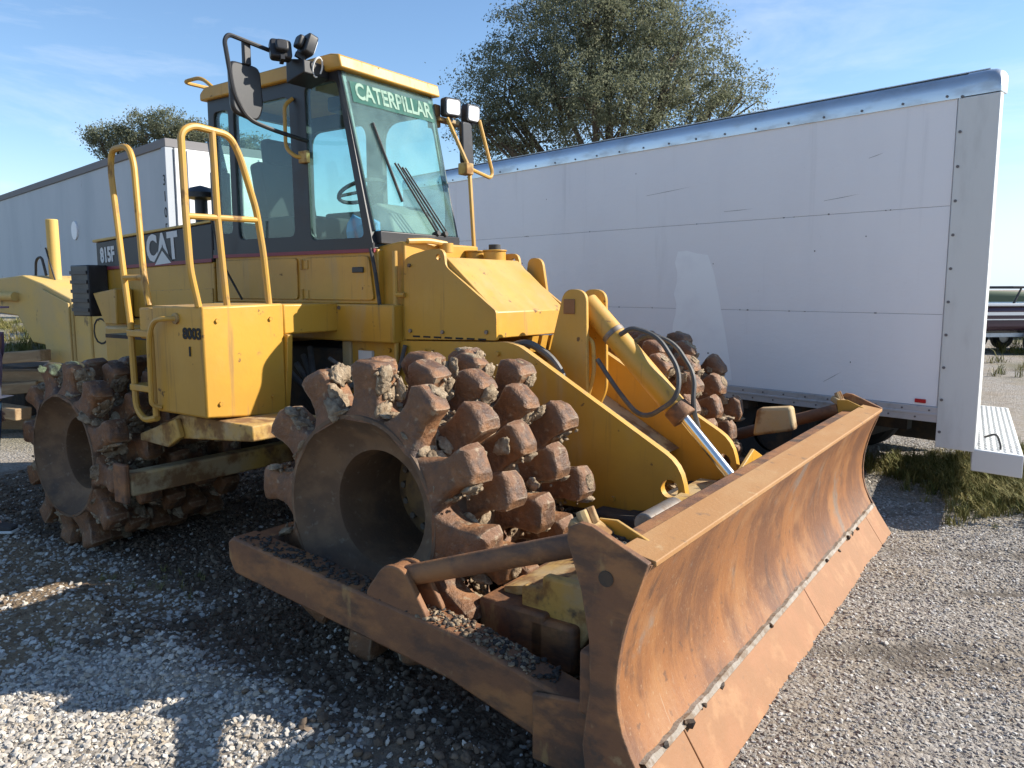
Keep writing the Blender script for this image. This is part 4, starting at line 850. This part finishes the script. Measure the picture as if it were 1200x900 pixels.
# exhaust stack and pre-cleaner
bm = NB(); cyl(bm, (-4.62, -.18, 2.18), (-4.62, -.18, 2.60), .075, n=20); cyl(bm, (-4.62, -.18, 2.60), (-4.68, -.18, 2.84), .06, .05, n=18); obj('exhaust_stack', bm, 'black', mach, .006)
bm = NB(); lathe(bm, [(2.40, .02), (2.42, .13), (2.46, .13), (2.50, .08), (2.52, .01)], 20, 'Z', (-4.86, -.20, 0)); cyl(bm, (-4.86, -.2, 2.17), (-4.86, -.2, 2.42), .05, n=14); obj('pre_cleaner', bm, 'black', mach)

# ---- small hardware
for zz in (1.66, 1.86):
    bm = NB(); cyl(bm, (-3.36, -.452, zz-.035), (-3.36, -.452, zz+.035), .011, n=10); box(bm, -3.355, -3.30, -.4495, -.4455, zz-.03, zz+.03); obj('door_hinge', bm, 'yellow', cab, .002)
bm = NB(); box(bm, -2.87, -2.77, -.456, -.4455, 1.80, 1.835); obj('door_handle', bm, 'black', cab, .004)
for xx, zz in ((-2.42, 1.44), (-2.42, 1.84), (-1.83, 1.45), (-2.16, 1.44)):
    bm = NB(); cyl(bm, (xx, -.4005, zz), (xx, -.412, zz), .012, n=6); obj('bolt', bm, 'steel', ch)
for xx, zz in ((-2.85, 1.30), (-2.6, 1.31), (-2.3, 1.32), (-2.0, 1.33), (-1.75, 1.33), (-1.2, .66), (-1.0, .60)):
    bm = NB(); cyl(bm, (xx, -.4005, zz), (xx, -.416, zz), .015, n=6); obj('bolt', bm, 'yellow', mach)
for yy in (-1.36, -1.0):
    for zz in (1.05, 1.52):
        bm = NB(); cyl(bm, (-2.9995, yy, zz), (-2.989, yy, zz), .013, n=6); obj('bolt', bm, 'yellow', tb)
bm = NB(); tube(bm, fillet([(-3.0, -.55, 1.25), (-2.7, -.5, 1.1), (-2.5, -.44, 1.15), (-2.45, -.42, 1.35)], .1), .014); tube(bm, fillet([(-3.0, -.58, 1.18), (-2.75, -.55, .98), (-2.5, -.46, 1.0)], .1), .018); obj('hose', bm, 'hose', mach)
bm = NB(); box(bm, -.62, -.44, -.62, -.42, .58, .70); box(bm, -.80, -.50, -.30, .30, .56, .60); obj('slide_block', bm, 'yellow_worn', pf, .012)
bm = NB(); box(bm, -1.05, -.45, -.56, -.42, .50, .56); obj('grease_plate', bm, 'dark_under', pf, .008)

# ---- loose soil lying on the machine (its own geometry)
def dirt_on(name, parent, n, fx, fy, fz, smin, smax, m, seed):
    r = random.Random(seed); it = []
    for k in range(n):
        x_ = fx(r.random()); it.append(((x_, fy(r.random()), float(fz(x_))+.002), smin+(smax-smin)*r.random()**2, (1, 1, .6)))
    return clumps(name, it, m, parent, seed)
armz = lambda x_: np.interp(x_, [-2.29, -.9, -.34], [.525, .405, .285])
dirt_on('loose_soil', pf, 420, lambda u: -2.25+1.75*u, lambda v: -1.80+.12*v, armz, .005, .016, 'dark_under', 3)
dirt_on('dry_crumbs', pf, 260, lambda u: -1.15+.55*u, lambda v: -1.80+.12*v, armz, .004, .013, 'mud', 4)
dirt_on('loose_soil', pf, 160, lambda u: -.345+.2*u, lambda v: -1.85+.13*v, lambda x_: .905-(x_+.36)*.304, .006, .014, 'dark_under', 6)

# ================================================================== white box body on the right
def trailer_frame(corner, az):
    e = empty('box_trailer', corner, 0); d = Vector((math.sin(az), math.cos(az), 0)); e.rotation_euler = (0, 0, math.atan2(d.y, d.x)); return e
# local x runs forward (away to the left) from the rear right corner, local -y... near face is at local y=+? decided below
bx = trailer_frame((3.42, 5.60, 0), R(-42))
tag(bx, 'long white box trailer with aluminium top rail parked beside the compactor', 'trailer')
# with x pointing away-left, +y points to the left of travel = towards the camera side
LEN, WID, ZB, ZT = 7.4, 2.45, .70, 3.235
SK = math.tan(R(17.5))                     # the rear end is racked, its far corner further forward
def skew(bm):
    for v in bm.verts: v.co.x += -v.co.y*SK
    return bm
bm = NB(); prism(bm, [(.28, -.012), (LEN, -.012), (LEN, -WID), (.28+WID*SK, -WID)], 'Z', ZB, ZT-.06); obj('body_core', bm, 'trailer_white', bx)
# near side skin: three boards
zs = [ZB+.105, 1.505, 2.305, ZT-.155]
for i in range(3):
    bm = NB(); box(bm, .282, LEN, -.010, 0, zs[i]+.0012, zs[i+1]-.0012); obj('side_board', bm, 'trailer_white', bx, .002)
bm = NB(); box(bm, .29, LEN-.01, -.011, -.006, ZB+.1, ZT-.15); obj('seam_backing', bm, 'seam', bx)
rp = [(.012, ZT-.17), (.014, ZT-.10), (.004, ZT-.05), (-.02, ZT-.015), (-.06, ZT+.005), (-.12, ZT+.01), (-.12, ZT-.17)]
bm = NB(); prism(bm, [(p[0], p[1]) for p in rp], 'X', .235, LEN); obj('top_rail', bm, 'alu', bx, 0, smooth=50)
bm = NB(); rings = []
for xx, f in ((.234, 1.), (.10, 1.0), (.055, .97), (.025, .88), (.006, .70), (.0, .45)):
    rings.append([bm.verts.new((xx, (p[0]+.006) if p[0] > -.1 else p[0], ZT-.17+(p[1]-ZT+.17)*f+.004)) for p in rp])
for A, B in zip(rings[:-1], rings[1:]):
    for j in range(len(rp)): bm.faces.new((A[j], A[(j+1) % len(rp)], B[(j+1) % len(rp)], B[j]))
bm.faces.new(rings[0]); bm.faces.new(rings[-1][::-1]); obj('rail_cap', bm, 'alu', bx, 0, smooth=50)
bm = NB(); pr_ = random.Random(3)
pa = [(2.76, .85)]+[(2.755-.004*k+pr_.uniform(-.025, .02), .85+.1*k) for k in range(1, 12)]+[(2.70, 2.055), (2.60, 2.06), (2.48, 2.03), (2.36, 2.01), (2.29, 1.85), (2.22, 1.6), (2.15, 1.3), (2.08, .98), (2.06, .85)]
prism(bm, pa, 'Y', .0002, .0014); obj('pale_patch', bm, 'pale_patch_white', bx, 0, smooth=0)  # ragged patch, whiter than the boards around it
bm = NB(); box(bm, .26, LEN, -.06, .010, ZB-.015, ZB+.104); br = obj('bottom_rail', bm, 'alu_dull', bx, .004)
bm = NB(); box(bm, .26, LEN, -.06, .016, ZB+.035, ZB+.055); obj('rail_bead', bm, 'alu_dull', br, .003)
bm = NB(); prism(bm, [(0.0, .50), (.0, ZT-.172), (.272, ZT-.172), (.272, .50)], 'Y', -.05, .018); post = obj('corner_post', bm, 'trailer_post', bx, .006)
bm = NB(); box(bm, -.0, .02, -WID+.06, -.052, .62, ZT-.02); skew(bm); obj('rear_door', bm, 'trailer_post', bx, .004)
bm = NB(); box(bm, 0, .272, -WID-.018, -WID+.05, .5, ZT); skew(bm); obj('corner_post', bm, 'trailer_post', bx, .006)
bm = NB(); prism(bm, [(.09, ZT+.0125), (.234, ZT+.0125), (.20, ZT+.03), (.11, ZT+.03)], 'Y', -WID, -.5); skew(bm); obj('header_cap', bm, 'alu', bx)
bm = NB(); prism(bm, [(.1, -.06), (LEN, -.06), (LEN, -WID), (.1+WID*SK, -WID)], 'Z', ZT+.0131, ZT+.02); obj('roof', bm, 'alu_dull', bx)
bm = NB()
for k in range(11): zz = .62+k*.245; cyl(bm, (.245, .018, zz), (.245, .024, zz), .011, n=8)
for k in range(24): xx = .35+k*.31; cyl(bm, (xx, .012, ZT-.145), (xx, .018, ZT-.145), .010, n=8)
for k in range(36): xx = .33+k*.2; cyl(bm, (xx, .010, ZB+.075), (xx, .015, ZB+.075), .008, n=8); cyl(bm, (xx+.1, .010, ZB+.015), (xx+.1, .015, ZB+.015), .008, n=8)
o = obj('rivets', bm, 'rivet', bx); o['kind'] = 'stuff'
bm = NB(); r_ = random.Random(9)
for k in range(34): 
    xx, zz = r_.uniform(.4, 6), r_.choice([1.505, 2.305, r_.uniform(1, 3)]); box(bm, xx, xx+r_.uniform(.006, .02), -.002, .002, zz-.004, zz+r_.uniform(.003, .01))
for x0, z0, x1, z1 in ((3.1, 2.62, 2.55, 2.66), (1.25, 2.42, .95, 2.45), (1.18, .92, 1.02, 1.02), (.9, 2.72, .78, 2.75), (2.2, 2.4, 1.9, 2.405), (3.6, 1.12, 3.45, 1.3)):
    d_ = Vector((x1-x0, 0, z1-z0)); p_ = Vector((-d_.z, 0, d_.x)).normalized()*.0016; a_, b_ = Vector((x0, .0016, z0)), Vector((x1, .0016, z1))
    bm.faces.new([bm.verts.new(q) for q in (a_-p_*.3, b_-p_*.2, (a_+b_)/2+p_*2, a_+p_)])
o = obj('dings', bm, 'seam', bx); o['kind'] = 'stuff'
bm = NB(); box(bm, .36, .44, .0, .012, ZB+.125, ZB+.155); obj('marker_light', bm, 'red_reflector', bx, .003)
bm = NB(); box(bm, -.30, .02, -WID-.0, .01, .36, .385); box(bm, -.31, -.28, -WID, .012, .36, .52); box(bm, -.31, .02, -.0, .014, .36, .52); box(bm, -.31, .02, -WID, .012, .50, .522); skew(bm); bp_ = obj('bumper_step', bm, 'trailer_post', bx, .006)
bm = NB()
for i in range(7):
    for j in range(46):
        xx, yy = -.28+i*.042, -.04-j*.052
        box(bm, -.012, .012, -.003, .003, 0, .005, Matrix.Translation((xx, yy, .5225)) @ Matrix.Rotation(R(45 if (i+j) % 2 else -45), 4, 'Z'))
skew(bm); tp = obj('tread_pattern', bm, 'alu_dull', bp_); tp['kind'] = 'stuff'
bm = NB(); tube(bm, fillet([(-.02, -.12, .60), (-.10, -.12, .64), (-.13, -.12, .55), (-.13, -.12, .52)], .04), .008); obj('chain_loop', bm, 'black', bx)
bm = NB(); tube(bm, [(-.31, -.35, .42), (-.42, -.35, .43)], .014); tube(bm, [Vector((-.45, -.35, .43))+Vector((math.cos(t)*.035, 0, math.sin(t)*.035)) for t in np.linspace(0, 6.28, 13)], .009, 6); tube(bm, [(-.44, -.36, .40), (-.9, -.6, .30)], .012); obj('tow_eye', bm, 'steel', bx)
bm = NB()
for yy in (-.75, -1.75): box(bm, .75, LEN-.1, yy-.05, yy+.05, .48, ZB-.02)
for k in range(13): box(bm, .9+k*.5, .96+k*.5, -WID+.05, -.03, ZB-.10, ZB-.016)
obj('chassis', bm, 'dark_under', bx)
bm = NB(); box(bm, 1.0, LEN-.1, -WID+.005, -WID+.03, .10, ZB-.001); obj('added_sun_block', bm, 'dark_under', bx)  # unseen panel added to keep sun off the ground below the body
bm = NB(); box(bm, 1.2, LEN-.4, -1.9, -.55, .32, .475); obj('added_dark_box', bm, 'dark_under', bx)  # dark box added to deepen the shade in the gap below the body
for xx in (1.75, 2.65):
    for yy in (-.32, -WID+.32):
        bm = NB(); lathe(bm, [(-.11, .20), (-.11, .36), (-.07, .40), (.07, .40), (.11, .36), (.11, .20)], 28, 'Y', (xx, yy, .40)); wh = obj('wheel', bm, 'tyre', bx)
        bm = NB(); cyl(bm, (xx, yy-.06, .40), (xx, yy+.06, .40), .205, n=24); obj('rim', bm, 'dark_under', wh)

# ================================================================== grey semi-trailer far left
gt = trailer_frame((-5.60, 12.9, 0), R(-45)); gt.name = 'semi_trailer'
tag(gt, 'dirty grey semi-trailer with white rear doors behind the engine hood', 'trailer')
bm = NB(); box(bm, .05, 13.5, -2.5, 0, 1.1, 4.0); obj('body', bm, 'trailer_grey', gt)
bm = NB(); box(bm, 0, 13.5, -2.52, .03, 3.98, 4.12); obj('top_rail', bm, 'seam', gt, .01)
bm = NB(); box(bm, 0, .16, -.10, .035, 1.05, 3.979); obj('corner_post', bm, 'trailer_grey', gt, .01)
for ya, yb in ((-1.24, -.11), (-2.5, -1.26)):
    bm = NB(); box(bm, -.03, .049, ya, yb, 1.12, 3.975); dr = obj('rear_door', bm, 'trailer_end', gt, .01)
    for q in range(3):
        bm = NB(); box(bm, -.045, -.031, ya+.1+.4*q, ya+.13+.4*q, 1.15, 3.95); obj('lock_bar', bm, 'alu_dull', dr)
bm = NB(); box(bm, 0, 13.5, -2.5, .02, 1.0, 1.1); obj('bottom_rail', bm, 'seam', gt)
for k in range(0):
    bm = NB(); box(bm, .6+1.2*k, .64+1.2*k, 0, .012, 1.12, 3.97); obj('side_post', bm, 'trailer_grey', gt)
for q, ch in enumerate('31059247'):
    text_obj('post_number', ch, .24, 'decal_black', gt, (.08, .0375, 3.45-.26*q), (R(90), 0, R(180)), .002)
bm = NB(); cyl(bm, (5.0, 0, 2.9), (5.0, .03, 2.9), .19, n=20); obj('round_patch', bm, 'trailer_white', gt)
bm = NB()
for xx in (1.2, 2.4):
    for yy in (-.35, -2.15): cyl(bm, (xx, yy-.15, .5), (xx, yy+.15, .5), .5, n=24)
obj('wheels', bm, 'tyre', gt)
bm = NB(); box(bm, .4, 13, -1.7, -.8, .75, 1.0); obj('chassis', bm, 'dark_under', gt)

# ================================================================== pale yellow hauler part behind the compactor's tail
def place(px, py, depth):
    """world point seen at a photo pixel, at a given distance along the view axis (used only to lay things out)"""
    x_ = (px-600)/905; u = (450-py)/905; d = Vector((x_, math.cos(PITCH)+u*math.sin(PITCH), -math.sin(PITCH)+u*math.cos(PITCH)))
    return Vector((0, 0, 1.7))+d*(depth/d.y)
sg = empty('scraper_gooseneck', (-5.47, 9.6, 0), R(-32))
tag(sg, 'sun-faded yellow scraper gooseneck with an upright post at the left edge', 'machine part')
bm = NB(); prism(bm, [(-1.5, 1.80), (-.45, 1.86), (.0, 1.76), (.62, 1.58), (.62, .30), (.15, .30), (.02, 1.02), (-.30, 1.04), (-.62, 1.36), (-1.5, 1.42)], 'Y', -.32, .32); obj('neck_beam', bm, 'pale_yellow', sg, .02)
bm = NB(); prism(bm, [(.03, 1.06), (.03, 1.70), (.60, 1.53), (.60, .36), (.2, .36)], 'Y', -.345, -.321); obj('side_plate', bm, 'pale_yellow', sg, .008)
bm = NB(); box(bm, .622, .95, -.30, .30, .30, 1.54); obj('end_block', bm, 'pale_yellow', sg, .02)
bm = NB(); box(bm, .951, 1.25, -.28, .28, .30, 1.44); obj('end_plate', bm, 'pale_yellow', sg, .02)
text_obj('painted_letter', 'C', .46, 'decal_black', sg, (1.10, -.2825, 1.20), (R(90), 0, 0), .002, .9, -.01)
bm = NB(); cyl(bm, (-.28, 0, 1.8), (-.28, 0, 2.55), .07, n=18); obj('post', bm, 'pale_yellow', sg, .01)
bm = NB(); tube(bm, [(-1.9, -.36, 1.60), (-.55, -.36, 1.60)], .055, 12); obj('pipe', bm, 'pale_yellow', sg)
bm = NB(); tube(bm, fillet([(-.55, -.1, 1.84), (-.52, -.1, 2.06), (-.38, -.1, 2.10), (-.30, -.1, 1.86)], .1), .016, 6); tube(bm, [(-.20, -.05, 1.80), (-.31, -.08, 2.2)], .010, 6); obj('cable', bm, 'rubber', sg)
bm = NB(); box(bm, -1.5, -.2, -.5, .5, .15, .75); obj('under_gear', bm, 'dark_under', sg, .03)

# scrap timbers and beams at the left edge
sp = random.Random(12)
names = ['weathered timber on top of the scrap heap at the left edge', 'second timber from the top of the scrap heap at the left edge', 'third timber down in the scrap heap at the left edge', 'fourth timber down in the scrap heap at the left edge', 'lowest long timber lying under the scrap heap at the left edge', 'short slanted timber leaning on the front of the scrap heap']
base = place(-10, 480, 9.0)
for q in range(6):
    z = [.86, .68, .50, .33, .13, .40][q]; L_ = 1.6+.5*sp.random() if q < 5 else .9
    bm = NB(); prism(bm, rpoly([(-.10, -.065), (-.10, .065), (.10, .07), (.09, -.06)], .02), 'X', -L_/2, L_/2)
    for v in bm.verts: v.co += Vector((0, .02*mnoise.noise(v.co*3+Vector((q, 0, 0))), .02*mnoise.noise(v.co*2+Vector((0, q, 0)))))
    o = obj('scrap_timber', bm, 'wood', None, .01); o.location = (base.x-.25+sp.uniform(-.15, .15), base.y+sp.uniform(-.15, .15)-(.35 if q == 5 else 0), z)
    o.rotation_euler = (sp.uniform(-.1, .1), sp.uniform(-.08, .08)+(.35 if q == 5 else 0), sp.uniform(-.35, .35))
    tag(o, names[q], 'timber', 'scrap heap timbers')

# ================================================================== trees
LEAFD = randmat('leaf_base', [(.05, .06, .02), (.1, .1, .05)])
def leaf_mat(name, cols):
    m = bpy.data.materials.new(name); m.use_nodes = True; t = m.node_tree; N = t.nodes; L = t.links; b = N['Principled BSDF']
    b.inputs['Roughness'].default_value = .7; b.inputs['Specular IOR Level'].default_value = .2
    at = N.new('ShaderNodeAttribute'); at.attribute_name = 'tone'; rp = N.new('ShaderNodeValToRGB'); e = rp.color_ramp.elements
    while len(e) < len(cols): e.new(.5)
    for i, c in enumerate(cols): e[i].position = i/(len(cols)-1); e[i].color = (*c, 1)
    L.new(at.outputs['Fac'], rp.inputs[0]); L.new(rp.outputs[0], b.inputs['Base Color'])
    tr = N.new('ShaderNodeBsdfTranslucent'); L.new(rp.outputs[0], tr.inputs[0]); ms = N.new('ShaderNodeMixShader'); ms.inputs[0].default_value = .5
    L.new(b.outputs[0], ms.inputs[1]); L.new(tr.outputs[0], ms.inputs[2]); L.new(ms.outputs[0], N['Material Output'].inputs[0]); return m
LEAF = leaf_mat('dusty_green_leaves', [(.12, .135, .085), (.17, .185, .115), (.23, .235, .155), (.30, .295, .21)])
def tree(name, loc, lobes, h_trunk, rt, nclump, per, leaf, label, seed, limbs_seed=0):
    """lobes: (x,z,y, rx, rz) ellipsoids of crown relative to the base"""
    r = np.random.default_rng(seed); e = empty(name, loc); tag(e, label, 'tree')
    bm = NB(); tube(bm, [(0, 0, 0), (.1*rt, 0, h_trunk*.5), (0, 0, h_trunk)], [rt*1.25, rt, rt*.8], 10)
    tips = []
    for (lx, lz, ly, rx_, rz_) in lobes:
        m_ = Vector((lx*.45, ly*.45, h_trunk+(lz-h_trunk)*.45)); c = Vector((lx, ly, lz))
        tube(bm, [(0, 0, h_trunk*.8), m_+Vector(r.normal(0, .25, 3)), c], [rt*.55, rt*.36, rt*.16], 7)
        for k in range(9):
            d = Vector(r.normal(0, 1, 3)); d.normalize(); d = Vector((d.x*rx_, d.y*rx_, d.z*rz_))*.85
            tube(bm, [m_+(c-m_)*r.random(), c+d*.5+Vector(r.normal(0, .2, 3)), c+d], [rt*.13, rt*.08, rt*.03], 5)
            tips.append((c+d, rx_))
    obj('trunk', bm, 'bark', e)
    # leaves: clumps on lobes, biased to the outer shell
    P = []; T = []
    vol = np.array([l[3]**2*l[4] for l in lobes]); vol = vol/vol.sum()
    for i in range(nclump):
        l = lobes[r.choice(len(lobes), p=vol)]
        d = r.normal(0, 1, 3); d /= np.linalg.norm(d); q = r.random()**.33*1.04
        c = np.array([l[0]+d[0]*l[3]*q, l[2]+d[1]*l[3]*q, l[1]+d[2]*l[4]*q])
        s = .22+.35*r.random(); n = int(per*(.5+r.random())); el = r.normal(0, 1, 3); el /= np.linalg.norm(el); el[2] = abs(el[2])*.6-.2
        t = r.random((n, 1))*2-1
        P.append(c+el*t*s*1.3+r.normal(0, s*.34, (n, 3))); T.append(np.clip(r.normal(.4+.35*(r.random()-.5), .16, n), 0, 1))
    P = np.concatenate(P); T = np.concatenate(T); n = len(P)
    u = r.normal(0, 1, (n, 3)); u /= np.linalg.norm(u, axis=1, keepdims=True); v = np.cross(u, r.normal(0, 1, (n, 3))); v /= np.linalg.norm(v, axis=1, keepdims=True)
    s = leaf*(.6+.8*r.random((n, 1)))
    V = np.stack([P-u*s, P+v*s*.45, P+u*s, P-v*s*.45], 1).reshape(-1, 3)
    me = bpy.data.meshes.new('crown'); me.vertices.add(4*n); me.vertices.foreach_set('co', V.astype(np.float32).ravel())
    me.loops.add(4*n); me.loops.foreach_set('vertex_index', np.arange(4*n)); me.polygons.add(n); me.polygons.foreach_set('loop_start', np.arange(0, 4*n, 4)); me.polygons.foreach_set('loop_total', np.full(n, 4)); me.update(calc_edges=True)
    a = me.attributes.new('tone', 'FLOAT', 'POINT'); a.data.foreach_set('value', np.repeat(T, 4).astype(np.float32)); me.materials.append(LEAF)
    o = bpy.data.objects.new('crown', me); COL.objects.link(o); o.parent = e
    return e
D = 30.; k_ = D/905
def lobe(px, py, r_px, dy=0., rz=None): return ((px-720)*k_, 1.7+(338-py)*k_, dy, r_px*k_, (rz or r_px)*k_)
tree('large_tree', ((708-600)*k_, D, 0),
     [lobe(650, 90, 75), lobe(720, 60, 85, 1), lobe(690, 25, 60, -1), lobe(760, 20, 48, .5), lobe(600, 120, 55, .5), lobe(575, 150, 40), lobe(790, 100, 70, -.5), lobe(840, 130, 50), lobe(875, 120, 30, .4), lobe(720, 140, 90, -1, 50), lobe(620, 170, 60, 1, 30), lobe(720, -10, 40, 0), lobe(805, 55, 36, .3)],
     2.6, .34, 2100, 66, .052, 'big dusty green tree rising behind the white box trailer', 3)
D = 46.; k_ = D/905
tree('small_tree', ((185-600)*k_, D, 0), [((px-185)*k_, 1.7+(338-py)*k_, 0, rr*k_, rr*k_*.8) for px, py, rr in ((150, 176, 28), (185, 163, 28), (215, 158, 26), (240, 170, 26), (130, 168, 14), (270, 180, 30), (310, 192, 30))],
     4.0, .28, 700, 60, .065, 'smaller distant tree rising above the grey semi-trailer', 8)

# ================================================================== boat on its trailer, far right
bt = empty('boat', place(1212, 400, 21), R(8)); bt.location.z = 0
tag(bt, 'dark maroon boat with white stripes on a trailer at the right edge', 'boat')
sec = [(-2.6, .0), (-2.6, .62), (2.2, .70), (3.0, .80), (2.3, .18), (1.5, .0)]
bm = NB(); prism(bm, [(a, b+.62) for a, b in sec], 'Y', -1.0, 1.0); obj('hull', bm, 'boat_hull', bt, .12, seg=3)
for z0, z1 in ((1.02, 1.10), (.90, .925)):
    bm = NB(); box(bm, -2.61, 2.1, -1.012, 1.012, z0, z1); obj('stripe', bm, 'boat_white', bt)
bm = NB(); box(bm, -2.62, 2.3, -1.02, 1.02, 1.25, 1.32); obj('gunwale', bm, 'boat_white', bt, .02)
bm = NB()
for xx in (-1.5, .4): tube(bm, [(xx, -.9, 1.3), (xx+.2, -.9, 1.72), (xx+.2, .9, 1.72), (xx, .9, 1.3)], .03)
obj('top_frame', bm, 'black', bt)
bm = NB(); box(bm, -1.6, .9, -.95, .95, 1.70, 1.76); obj('canopy', bm, 'black', bt, .02)
bm = NB(); prism(bm, [(.6, 1.32), (1.0, 1.60), (1.05, 1.60), (1.25, 1.32)], 'Y', -.85, .85); obj('windscreen', bm, 'boat_white', bt)
tr_ = empty('boat_trailer', bt.location, R(8)); tag(tr_, 'low boat trailer with black wheels under the maroon boat', 'boat trailer')
bm = NB(); box(bm, -2.4, 3.4, -.9, -.8, .46, .56); box(bm, -2.4, 3.4, .8, .9, .46, .56); box(bm, -2.4, -2.3, -.8, .8, .46, .56); box(bm, .2, .3, -.8, .8, .46, .56); obj('frame', bm, 'alu_dull', tr_)
for xx in (-.9, -.1):
    for yy in (-1.05, 1.05):
        bm = NB(); lathe(bm, [(-.1, .16), (-.1, .28), (-.06, .33), (.06, .33), (.1, .28), (.1, .16)], 24, 'Y', (xx, yy, .33)); wh = obj('wheel', bm, 'tyre', tr_)
        bm = NB(); cyl(bm, (xx, yy-.07, .33), (xx, yy+.07, .33), .165, n=18); obj('rim', bm, 'boat_white', wh)
b2 = empty('pontoon_boat', (place(1180, 390, 27).x, 27, 0), R(-6)); tag(b2, 'boat under a green tarp behind the maroon boat', 'boat')
bm = NB(); prism(bm, [(-2.8, .55), (-2.8, 1.2), (-1.5, 1.62), (1.2, 1.55), (2.8, 1.1), (2.6, .6)], 'Y', -1.1, 1.1); obj('tarp', bm, 'boat_green', b2, .15, seg=3)
bm = NB(); box(bm, -2.6, 2.4, -.9, .9, .25, .549); obj('pontoons', bm, 'boat_white', b2, .1)

# ================================================================== person, mostly beyond the left edge
pp_ = place(-15, 590, 5.35); pe = empty('person', (pp_.x, pp_.y, 0), R(0))
tag(pe, 'person in blue jeans stepping in at the left edge beside the rear drum', 'person')
def skin_obj(name, verts, edges, radii, m, root=0, sub=2):
    me = bpy.data.meshes.new(name); me.from_pydata(verts, edges, []); o = bpy.data.objects.new(name, me); COL.objects.link(o)
    sk = o.modifiers.new('skin', 'SKIN'); sk.use_smooth_shade = True
    if not me.skin_vertices: me.attributes
    lay = me.skin_vertices[0] if len(me.skin_vertices) else None
    for i, r in enumerate(radii): lay.data[i].radius = (r, r) if not isinstance(r, tuple) else r
    for i in range(len(verts)): lay.data[i].use_root = (i == root)
    s = o.modifiers.new('sub', 'SUBSURF'); s.levels = sub; s.render_levels = sub
    me.materials.append(M[m]); o.parent = pe; return o
try:
    # x = walking direction (to the right), y away
    J = dict(pel=(0, 0, .90), sp1=(.01, 0, 1.08), ch=(.02, 0, 1.27), nk=(.03, 0, 1.42), hd=(.06, 0, 1.50), ht=(.05, 0, 1.60))
    V = [J['pel'], J['sp1'], J['ch'], J['nk'], J['hd'], J['ht'],
         (.02, -.16, 1.34), (-.05, -.21, 1.10), (-.03, -.20, .88), (-.02, -.19, .82), (.02, .16, 1.34), (-.03, .21, 1.10), (-.02, .20, .88), (-.01, .19, .82),
         (0, -.09, .84), (.10, -.10, .48), (.05, -.10, .09), (.16, -.10, .04), (0, .09, .84), (-.04, .10, .48), (-.22, .10, .12), (-.12, .10, .05)]
    E_ = [(0, 1), (1, 2), (2, 3), (3, 4), (4, 5), (2, 6), (6, 7), (7, 8), (8, 9), (2, 10), (10, 11), (11, 12), (12, 13), (0, 14), (14, 15), (15, 16), (16, 17), (0, 18), (18, 19), (19, 20), (20, 21)]
    Rr = [(.12, .14), (.11, .13), (.12, .15), .055, (.085, .075), (.075, .07), .055, .045, .034, .03, .055, .045, .034, .03, .085, .058, .04, .035, .085, .058, .04, .035]
    body = skin_obj('body', V, E_, Rr, 'skin')
    for hb in ((-.02, -.19, .82), (-.01, .19, .82)):
        fv = [Vector(hb)]; fe = []; fr_ = [.026]
        for f in range(4):
            o_ = Vector(((f-1.5)*.018+.01, 0, -.03)); a = len(fv); fv += [Vector(hb)+o_, Vector(hb)+o_+Vector((.005, .012, -.035)), Vector(hb)+o_+Vector((.0, .03, -.06+abs(f-1.5)*.006))]; fe += [(0, a), (a, a+1), (a+1, a+2)]; fr_ += [.010, .009, .007]
        a = len(fv); fv += [Vector(hb)+Vector((.035, .01, -.012)), Vector(hb)+Vector((.05, .02, -.035))]; fe += [(0, a), (a, a+1)]; fr_ += [.011, .009]
        skin_obj('hand', [tuple(q) for q in fv], fe, fr_, 'skin', 0, 1)
    skin_obj('jeans', [V[0], V[14], V[15], (V[16][0], V[16][1], .13), V[18], V[19], (V[20][0]+.01, V[20][1], .16), (0, 0, .98)], [(0, 1), (1, 2), (2, 3), (0, 4), (4, 5), (5, 6), (0, 7)], [(.135, .155), .098, .074, .064, .098, .074, .064, (.13, .15)], 'jeans')
    skin_obj('shirt', [(0, 0, .95), V[1], V[2], (.03, 0, 1.37), V[6], V[7], V[10], V[11]], [(0, 1), (1, 2), (2, 3), (2, 4), (4, 5), (2, 6), (6, 7)], [(.14, .165), (.13, .155), (.135, .165), .075, .07, .062, .07, .062], 'shirt', 1)
    for (sx, sy, sz) in ((.05, -.10, .0), (-.20, .10, .03)):
        bm = NB(); prism(bm, rpoly([(-.08, .02), (-.08, .10), (.02, .11), (.10, .07), (.20, .05), (.20, .02)], .03), 'Y', -.042, .042)
        for v in bm.verts: v.co += Vector((sx, sy, sz))
        s_ = obj('shoe', bm, 'shoe', pe, .015)
        bm = NB(); box(bm, sx-.085, sx+.205, sy-.046, sy+.046, sz+.0, sz+.022); obj('sole', bm, 'sole', s_, .008)
    bm = NB(); bmesh.ops.create_uvsphere(bm, u_segments=18, v_segments=10, radius=.105)
    for v in bm.verts: v.co = Vector((v.co.x*1.08+.05, v.co.y*.9, max(v.co.z, -.02)*.85+1.585))
    prism(bm, rpoly([(.10, -.075), (.25, -.05), (.25, .05), (.10, .075)], .04), 'Z', 1.565, 1.577); obj('cap', bm, 'cap', pe)
    bm = NB(); blob(bm, (.155, 0, 1.50), .018, 2, .1, 1, (1, .8, 1.2)); obj('nose', bm, 'skin', pe)
except Exception as ex:
    print('person failed', ex); raise
